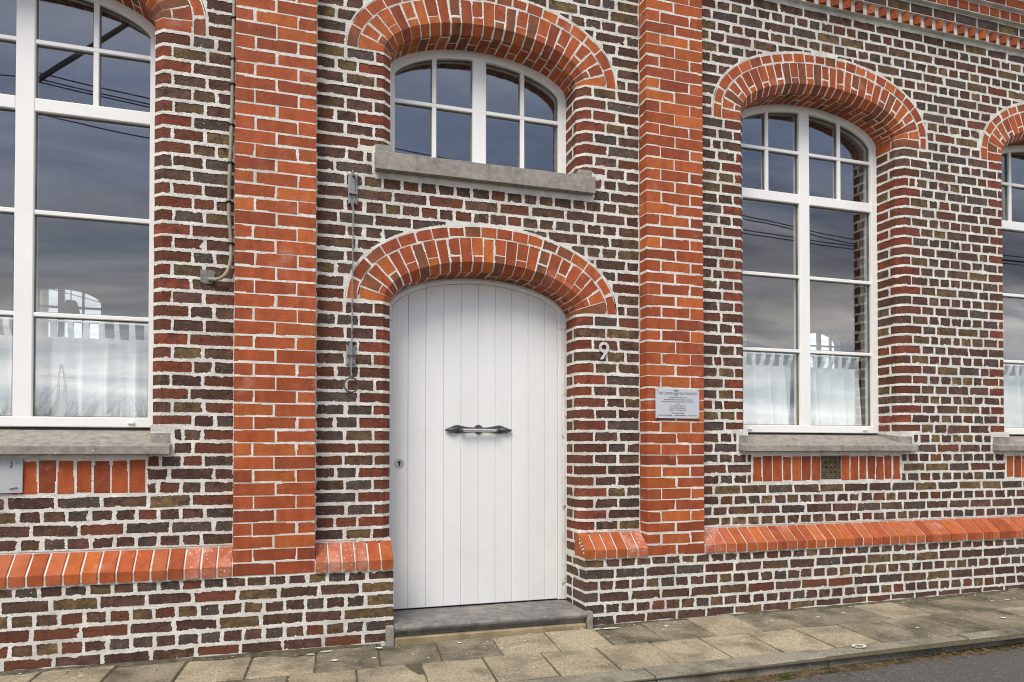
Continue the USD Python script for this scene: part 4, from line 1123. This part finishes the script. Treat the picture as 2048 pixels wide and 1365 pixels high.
def slab(x00, x01, x10, x11, ya0, ya1, yb0, yb1, rng, cut=None, dz=None):
    """A paving slab: near edge (ya*) and far edge (yb*), its top a hair uneven, its edges rounded."""
    P = Polygon([(x00, ya0), (x01, ya1), (x11, yb1), (x10, yb0)])
    if cut is not None:
        P = max(polys(P.difference(cut)), key=lambda a: a.area)
    P = P.buffer(-0.004).buffer(0.004, quad_segs=2)
    c = np.array(P.exterior.segmentize(0.06).coords)[:-1]; c = c + rng.normal(0, 0.0010, c.shape); P = Polygon(c).buffer(0)
    tx, ty, t0 = rng.normal(0, 0.009), rng.normal(0, 0.009), rng.normal(0, 0.0024) if dz is None else dz
    cx, cy = P.centroid.coords[0]
    top = lambda q: pave_z(q[:, 0], q[:, 1]) + t0 + tx * (q[:, 0] - cx) + ty * (q[:, 1] - cy)
    I = P.buffer(-0.004); v, f = tri(I); out = [(np.column_stack([v, top(v)]), f)]
    v, f = tri(P.difference(I)); dd = shapely.distance(P.boundary, shapely.points(v)); out.append((np.column_stack([v, top(v) - np.where(dd < .002, 0.004, 0)]), f))
    c = np.array(P.exterior.coords)[:-1]; n = len(c); i = np.arange(n); j = (i + 1) % n
    out.append((np.vstack([np.column_stack([c, top(c) - 0.004]), np.column_stack([c, top(c) - 0.035])]), np.vstack([np.column_stack([i, j, j + n]), np.column_stack([i, j + n, i + n])])))
    return cat(out)


rng = np.random.default_rng(21); extra = []
rows = [(-0.385, -0.006), (-0.765, -0.385)]
for r, (yn, yf) in enumerate(rows):
    x = -6.17 - (0.165 if r else 0)
    while x < 14:
        w = 0.3135 + rng.normal(0, 0.003); g = 0.0028 + abs(rng.normal(0, 0.0016)); sk = -0.028
        slope = lambda xx: 0.014 * (xx - 1.5) if r else 0.0
        yfar = yf if r else -0.006
        if r == 0 and 0.76 < x + w / 2 < 1.99:
            yfar = -0.040
        cut = None
        if r == 1 and 0.45 < x < 0.72:
            cut = Polygon([(x + w - 0.075, yf + 0.01), (x + w + 0.05, yf + 0.01), (x + w + .05, yf - 0.20), (x + w - 0.03, yf - 0.17), (x + w - 0.055, yf - 0.09)])
        msh = slab(x + g + sk * .5, x + w - g + sk * .5, x + g - sk * .5, x + w - g - sk * .5, yn + .0025, yn + .0025, yfar - .0025, yfar - .0025, rng, cut)
        cx = x + w / 2; near_wall = r == 0
        dirty = rng.random() < np.clip(0.18 + 0.42 * (cx > 2.0) * near_wall + 0.30 * (cx > 3) + 0.5 * (cx < 0.35), 0, .92)
        mt = 'slab_dirty' if dirty else 'slab_pale'
        if -1.7 < cx < 8.2:
            part(pv, 'paving_slab', msh, mt)
        else:
            extra.append(msh)
        x += w
part(pv, 'paving_slabs', cat(extra), 'slab_dirty', kind='stuff')
# broken corner: a loose piece of pale stone in the gap
part(pv, 'stone_chip', slab(0.775, 0.835, 0.800, 0.822, -0.56, -0.575, -0.435, -0.440, rng, dz=-0.003), 'bluestone')
kb = UsdGeom.Xform.Define(stage, path_of(None, 'kerb')).GetPrim(); keys(kb, 'low worn concrete kerb between the pavement and the road', 'kerb', kind='structure')
x = -7.0; extra = []
while x < 14:
    w = 0.99; n = 12; xs2 = np.linspace(x + 0.003, x + w - 0.003, n); dz, dy = rng.normal(0, .002), rng.normal(0, .003)
    yf = kerb_y(xs2) + dy; wob = 0.006 * (meshkit.fbm(np.column_stack([xs2 * 9, xs2 * 0, xs2 * 0]), 3, 5) - .5)
    zt = pave_z(xs2, -0.8) + dz - 0.003
    prof = [(np.full(n, -0.768), zt - 0.10), (np.full(n, -0.768), zt + 0.003), (yf + 0.030, zt), (yf + 0.014 + wob, zt - 0.006), (yf + 0.003 + wob, zt - 0.020), (yf + wob, zt - 0.09), (yf, zt - 0.12)]
    v = np.vstack([np.column_stack([xs2, a, b]) for a, b in prof]); f = []
    i = np.arange(n - 1)
    for k in range(len(prof) - 1):
        f += [np.column_stack([k * n + i, k * n + i + 1, (k + 1) * n + i + 1]), np.column_stack([k * n + i, (k + 1) * n + i + 1, (k + 1) * n + i])]
    for e in (0, n - 1):
        f.append(np.array([[e, k * n + e, (k + 1) * n + e] for k in range(1, len(prof) - 1)]))
    if -1 < x < 8:
        part(kb, 'kerb_stone', (v, np.vstack(f)), 'kerb_stone', smooth=40)
    else:
        extra.append((v, np.vstack(f)))
    x += w
part(kb, 'kerb_stones', cat(extra), 'kerb_stone', kind='stuff')

# dirt and moss in the gutter, dead grass and leaves, small weeds
xs2 = np.arange(-3, 10, 0.02); n = len(xs2); wdt = 0.015 + 0.11 * meshkit.fbm(np.column_stack([xs2 * 2.3, xs2 * 0, xs2 * 0]), 5, 4) ** 1.6
yk = kerb_y(xs2) + 0.01; zr = pave_z(xs2, -0.9) - ROAD_DROP
v = np.vstack([np.column_stack([xs2, yk, zr + 0.016]), np.column_stack([xs2, yk - wdt * .4, zr + 0.010]), np.column_stack([xs2, yk - wdt, zr + 0.001])]); i = np.arange(n - 1)
gd = keys(usdkit.mesh(stage, path_of(None, 'gutter_dirt'), (v, np.vstack([np.column_stack([k * n + i, k * n + i + 1, (k + 1) * n + i + 1]) for k in (0, 1)] + [np.column_stack([k * n + i, (k + 1) * n + i + 1, (k + 1) * n + i]) for k in (0, 1)])), M['gutter_dirt']).GetPrim(), 'brown dirt and moss gathered in the gutter', 'dirt', kind='stuff')
rg = np.random.default_rng(77); bl = []
for k in range(420):
    x = rg.uniform(2.0, 6.2); y = float(kerb_y(x)) - 0.004 - abs(rg.normal(0, 0.06)); z = float(pave_z(x, -0.9)) - ROAD_DROP + 0.012
    a = rg.uniform(0, 6.3); l = rg.uniform(0.012, 0.055); w = rg.uniform(0.0008, 0.0022); dx, dy = math.cos(a), math.sin(a); zz = z + rg.uniform(0, .008)
    bl.append((np.array([(x - dy * w, y + dx * w, z), (x + dy * w, y - dx * w, z), (x + dx * l * .5 + dy * w, y + dy * l * .5 - dx * w, zz + .004), (x + dx * l, y + dy * l, zz)]), np.array([[0, 1, 2], [0, 2, 3]])))
keys(usdkit.mesh(stage, path_of(None, 'dry_grass'), cat(bl), M['dry_leaf']).GetPrim(), 'dry grass stalks lying along the kerb', 'dry grass', kind='stuff')


def weed(x, y, z, n, size, seed, label, mat='weed_leaf'):
    r = np.random.default_rng(seed); w = thing('weed', label, 'weed')
    for k in range(n):
        a = r.uniform(0, 6.3); el = r.uniform(0.2, 1.2); l = size * r.uniform(.5, 1.0); d = np.array([math.cos(a) * math.cos(el), math.sin(a) * math.cos(el), math.sin(el)]); s = np.array([-math.sin(a), math.cos(a), 0]) * l * r.uniform(.16, .26)
        o = np.array([x, y, z]) + r.normal(0, size * .16, 3) * [1, .5, 0]
        pts = [o, o + d * l * .45 + s, o + d * l - [0, 0, l * .15], o + d * l * .45 - s]
        part(w, 'leaf', (np.array(pts), np.array([[0, 1, 2], [0, 2, 3]])), mat)


zw = float(pave_z(2.61, -.9)) - ROAD_DROP
weed(2.600, float(kerb_y(2.6)) - 0.045, zw + 0.004, 16, 0.040, 5, 'small bright green weed growing in the gutter below the kerb')
weed(-0.615, -0.012, float(ground_z(-.6)) + 0.002, 9, 0.030, 6, 'tiny dark green weed at the wall foot left of the nearer pilaster', 'grass_leaf')
rg = np.random.default_rng(57)
for a, b in ((-2.3, 0.76), (1.985, 8.5)):
    xs2 = np.arange(a, b, 0.015); n = len(xs2)
    wd = 0.008 + 0.13 * np.clip(meshkit.fbm(np.column_stack([xs2 * 3.1, xs2 * 0, xs2 * 0]), 5, 14) - 0.30, 0, 1) + 0.012 * meshkit.fbm(np.column_stack([xs2 * 40, xs2 * 0, xs2 * 0]), 2, 3)
    zb = pave_z(xs2, -0.02) + 0.0052
    v = np.vstack([np.column_stack([xs2, np.full(n, -0.003), zb + 0.004]), np.column_stack([xs2, -0.006 - wd * .6, zb + 0.001]), np.column_stack([xs2, -0.008 - wd, zb - 0.0075])]); i = np.arange(n - 1)
    keys(usdkit.mesh(stage, path_of(pv, 'foot_dirt'), (v, np.vstack([np.column_stack([k * n + i, k * n + i + 1, (k + 1) * n + i + 1]) for k in (0, 1)] + [np.column_stack([k * n + i, (k + 1) * n + i + 1, (k + 1) * n + i]) for k in (0, 1)])), M['foot_dirt']).GetPrim(), kind='stuff')
gr = []
for k in range(520):
    x = rg.uniform(-1.5, 6.5); y = -0.01 - abs(rg.normal(0, 0.07)) if k < 330 else float(kerb_y(x)) - abs(rg.normal(0.01, 0.10)); r = rg.uniform(0.0012, 0.0042)
    z = float(pave_z(x, y)) + 0.004 if k < 330 else float(pave_z(x, -.9)) - ROAD_DROP + 0.004
    t = trimesh.creation.icosahedron(); q = t.vertices * r * rg.uniform(.6, 1.3, 3) + [x, y, z]; gr.append((q, t.faces))
part(pv, 'grit', cat(gr), 'kerb_stone', kind='stuff')
# flat white spots (old paint or lichen) on the paving, each a thin irregular disc
rg = np.random.default_rng(15)
sp = []
for k in range(150):
    x = rg.uniform(-1.3, 6.4); y = -0.03 - abs(rg.normal(0, 0.12)) if rg.random() < .7 else rg.uniform(-0.85, -0.03)
    rad = rg.choice([0.003, 0.005, 0.009, 0.014], p=[.5, .3, .15, .05]); t = np.linspace(0, 2 * np.pi, 12, endpoint=False); rr = rad * (1 + rg.normal(0, .22, 12))
    P = Polygon(np.column_stack([x + rr * np.cos(t) * 1.2, y + rr * np.sin(t)])).buffer(0)
    for q in polys(P):
        vv, ff = tri(q); sp.append((np.column_stack([vv, pave_z(vv[:, 0], vv[:, 1]) + 0.0062]), ff))
# ring-shaped white mark by the kerb at right and chalky smears
for (x, y, a, b, inner) in ((3.18, -0.80, 0.040, 0.030, .6), (2.07, -0.075, 0.055, 0.014, 0), (1.98, -0.07, 0.020, 0.012, 0), (0.46, -0.075, 0.035, 0.014, 0)):
    t = np.linspace(0, 2 * np.pi, 22, endpoint=False); rr = 1 + rg.normal(0, .10, 22); P = Polygon(np.column_stack([x + a * rr * np.cos(t), y + b * rr * np.sin(t)])).buffer(0)
    if inner:
        P = P.difference(affinity.scale(P, inner, inner))
    for q in polys(P):
        vv, ff = tri(q); sp.append((np.column_stack([vv, pave_z(vv[:, 0], vv[:, 1]) + 0.0066]), ff))
part(pv, 'white_spots', cat(sp), 'mortar', kind='stuff')

# ------------------------------------------------------------------ across the road (seen in the window panes)
vg = keys(usdkit.mesh(stage, path_of(None, 'verge'), boxm(-60, 60, -16, -6.25, -0.3, -0.02), M['soil']).GetPrim(), 'grassy verge across the road', 'verge', kind='structure')
rg = np.random.default_rng(99); bl = []
for k in range(9500):
    x = rg.uniform(-14, 26); y = -7.6 - rg.uniform(0, 1.6) - (1.2 if x > 4 else 0); hgt = rg.triangular(1.3, 2.0, 2.45) * (1 if x < 4 else .86) * (0.97 + 0.07 * math.sin(x * 3.1)); lean = rg.normal(0.25, 0.22); w = rg.uniform(.006, .013)
    top = np.array([x + lean * hgt, y + rg.normal(0, .1), hgt * .93]); midp = np.array([x + lean * hgt * .28, y, hgt * .58]); b0 = np.array([x, y, -0.05])
    bl.append((np.array([b0 - [w, 0, 0], b0 + [w, 0, 0], midp + [w, 0, 0], midp - [w, 0, 0], top]), np.array([[0, 1, 2], [0, 2, 3], [3, 2, 4]])))
keys(usdkit.mesh(stage, path_of(None, 'reeds'), cat(bl), M['reed_leaf']).GetPrim(), 'tall bending reeds across the road', 'reeds', kind='stuff')

# utility pole with a lamp arm and cables, mirrored in the panes
up = thing('utility_pole', 'grey roadside pole with a slanting lamp arm and cables, across the road', 'pole')
ux, uy = -3.02, -6.33
part(up, 'pole', tube([(ux, uy, -0.3), (ux, uy, 4), (ux, uy, 8.2)], [0.13, 0.11, 0.09], 12), 'wood_pole', smooth=True)
part(up, 'lamp_arm', tube([(ux, uy, 5.85), (-1.75, uy - .02, 7.0), (-1.45, uy - .02, 7.2)], 0.035, 8), 'lamp_grey')
part(up, 'lamp_head', bevel_box(-1.55, -0.95, uy - .12, uy + .10, 7.16, 7.28, .04), 'lamp_grey')
for za, zb, zc in ((5.56, 5.18, 4.93), (5.98, 4.93, 4.84), (6.10, 5.24, 5.02), (6.02, 4.99, 4.90)):
    k = np.array([(ux, za), (-1.5, za - .17), (8.0, zb), (10.8, zc), (24, zc + 0.5)]); xx = np.linspace(ux, 24, 60); zc2 = PchipInterpolator(k[:, 0], k[:, 1])(xx)
    part(up, 'cable', tube(np.column_stack([xx, np.full(60, uy), zc2]), 0.009, 6), 'black_plastic')
for za in (6.0, 5.6):
    xx = np.linspace(-26, ux, 30); part(up, 'cable', tube(np.column_stack([xx, np.full(30, uy), za + 0.012 * (xx - ux) * 0 + 0.006 * (xx - ux) * (xx + 26) * .3]), 0.009, 6), 'black_plastic')
# lattice mast far across the field
ms = thing('lattice_mast', 'distant steel lattice power mast standing in the field', 'mast')
mx, my = -64.6, -249.3; br = []


def strut(a, b, r=0.16):
    r = r * 0.42
    br.append(tube([a, (np.array(a) + np.array(b)) / 2, b], r, 4))


lev = [(0, 2.6), (5, 2.1), (10, 1.7), (15, 1.3), (19, 1.0), (23, .8), (27.5, .15)]
for (z0, w0), (z1, w1) in zip(lev[:-1], lev[1:]):
    for sx, sy in ((1, 1), (1, -1), (-1, -1), (-1, 1)):
        strut((mx + sx * w0, my + sy * w0, z0), (mx + sx * w1, my + sy * w1, z1), .14)
        strut((mx + sx * w0, my + sy * w0, z0), (mx + sy * w1, my - sx * w1, z1), .09)
part(ms, 'lattice', cat(br), 'lamp_grey'); br.clear()
for z, w in ((15.5, 4.2), (19.5, 5.0), (23.5, 3.6)):
    for s in (-1, 1):
        strut((mx, my, z), (mx + s * w, my, z + .2), .12); strut((mx, my, z + 1.4), (mx + s * w, my, z + .2), .09)
part(ms, 'cross_arms', cat(br), 'lamp_grey')
# pole behind the building, seen through two windows
bpole = thing('rear_pole', 'pale pole behind the building, seen through both rows of panes', 'pole')
part(bpole, 'pole', tube([(-4.76, 14, -0.3), (-4.75, 14, 5), (-4.74, 14, 9)], 0.13, 10), 'grey_plastic', smooth=True)
for z0, z1 in ((4.62, 3.95), (4.75, 4.55)):
    part(bpole, 'cable', tube([(-4.7, 14, z0), (-3.2, 14, (z0 + z1) / 2 - .03), (3, 14, z1 - 1.2)], 0.010, 5), 'black_plastic')
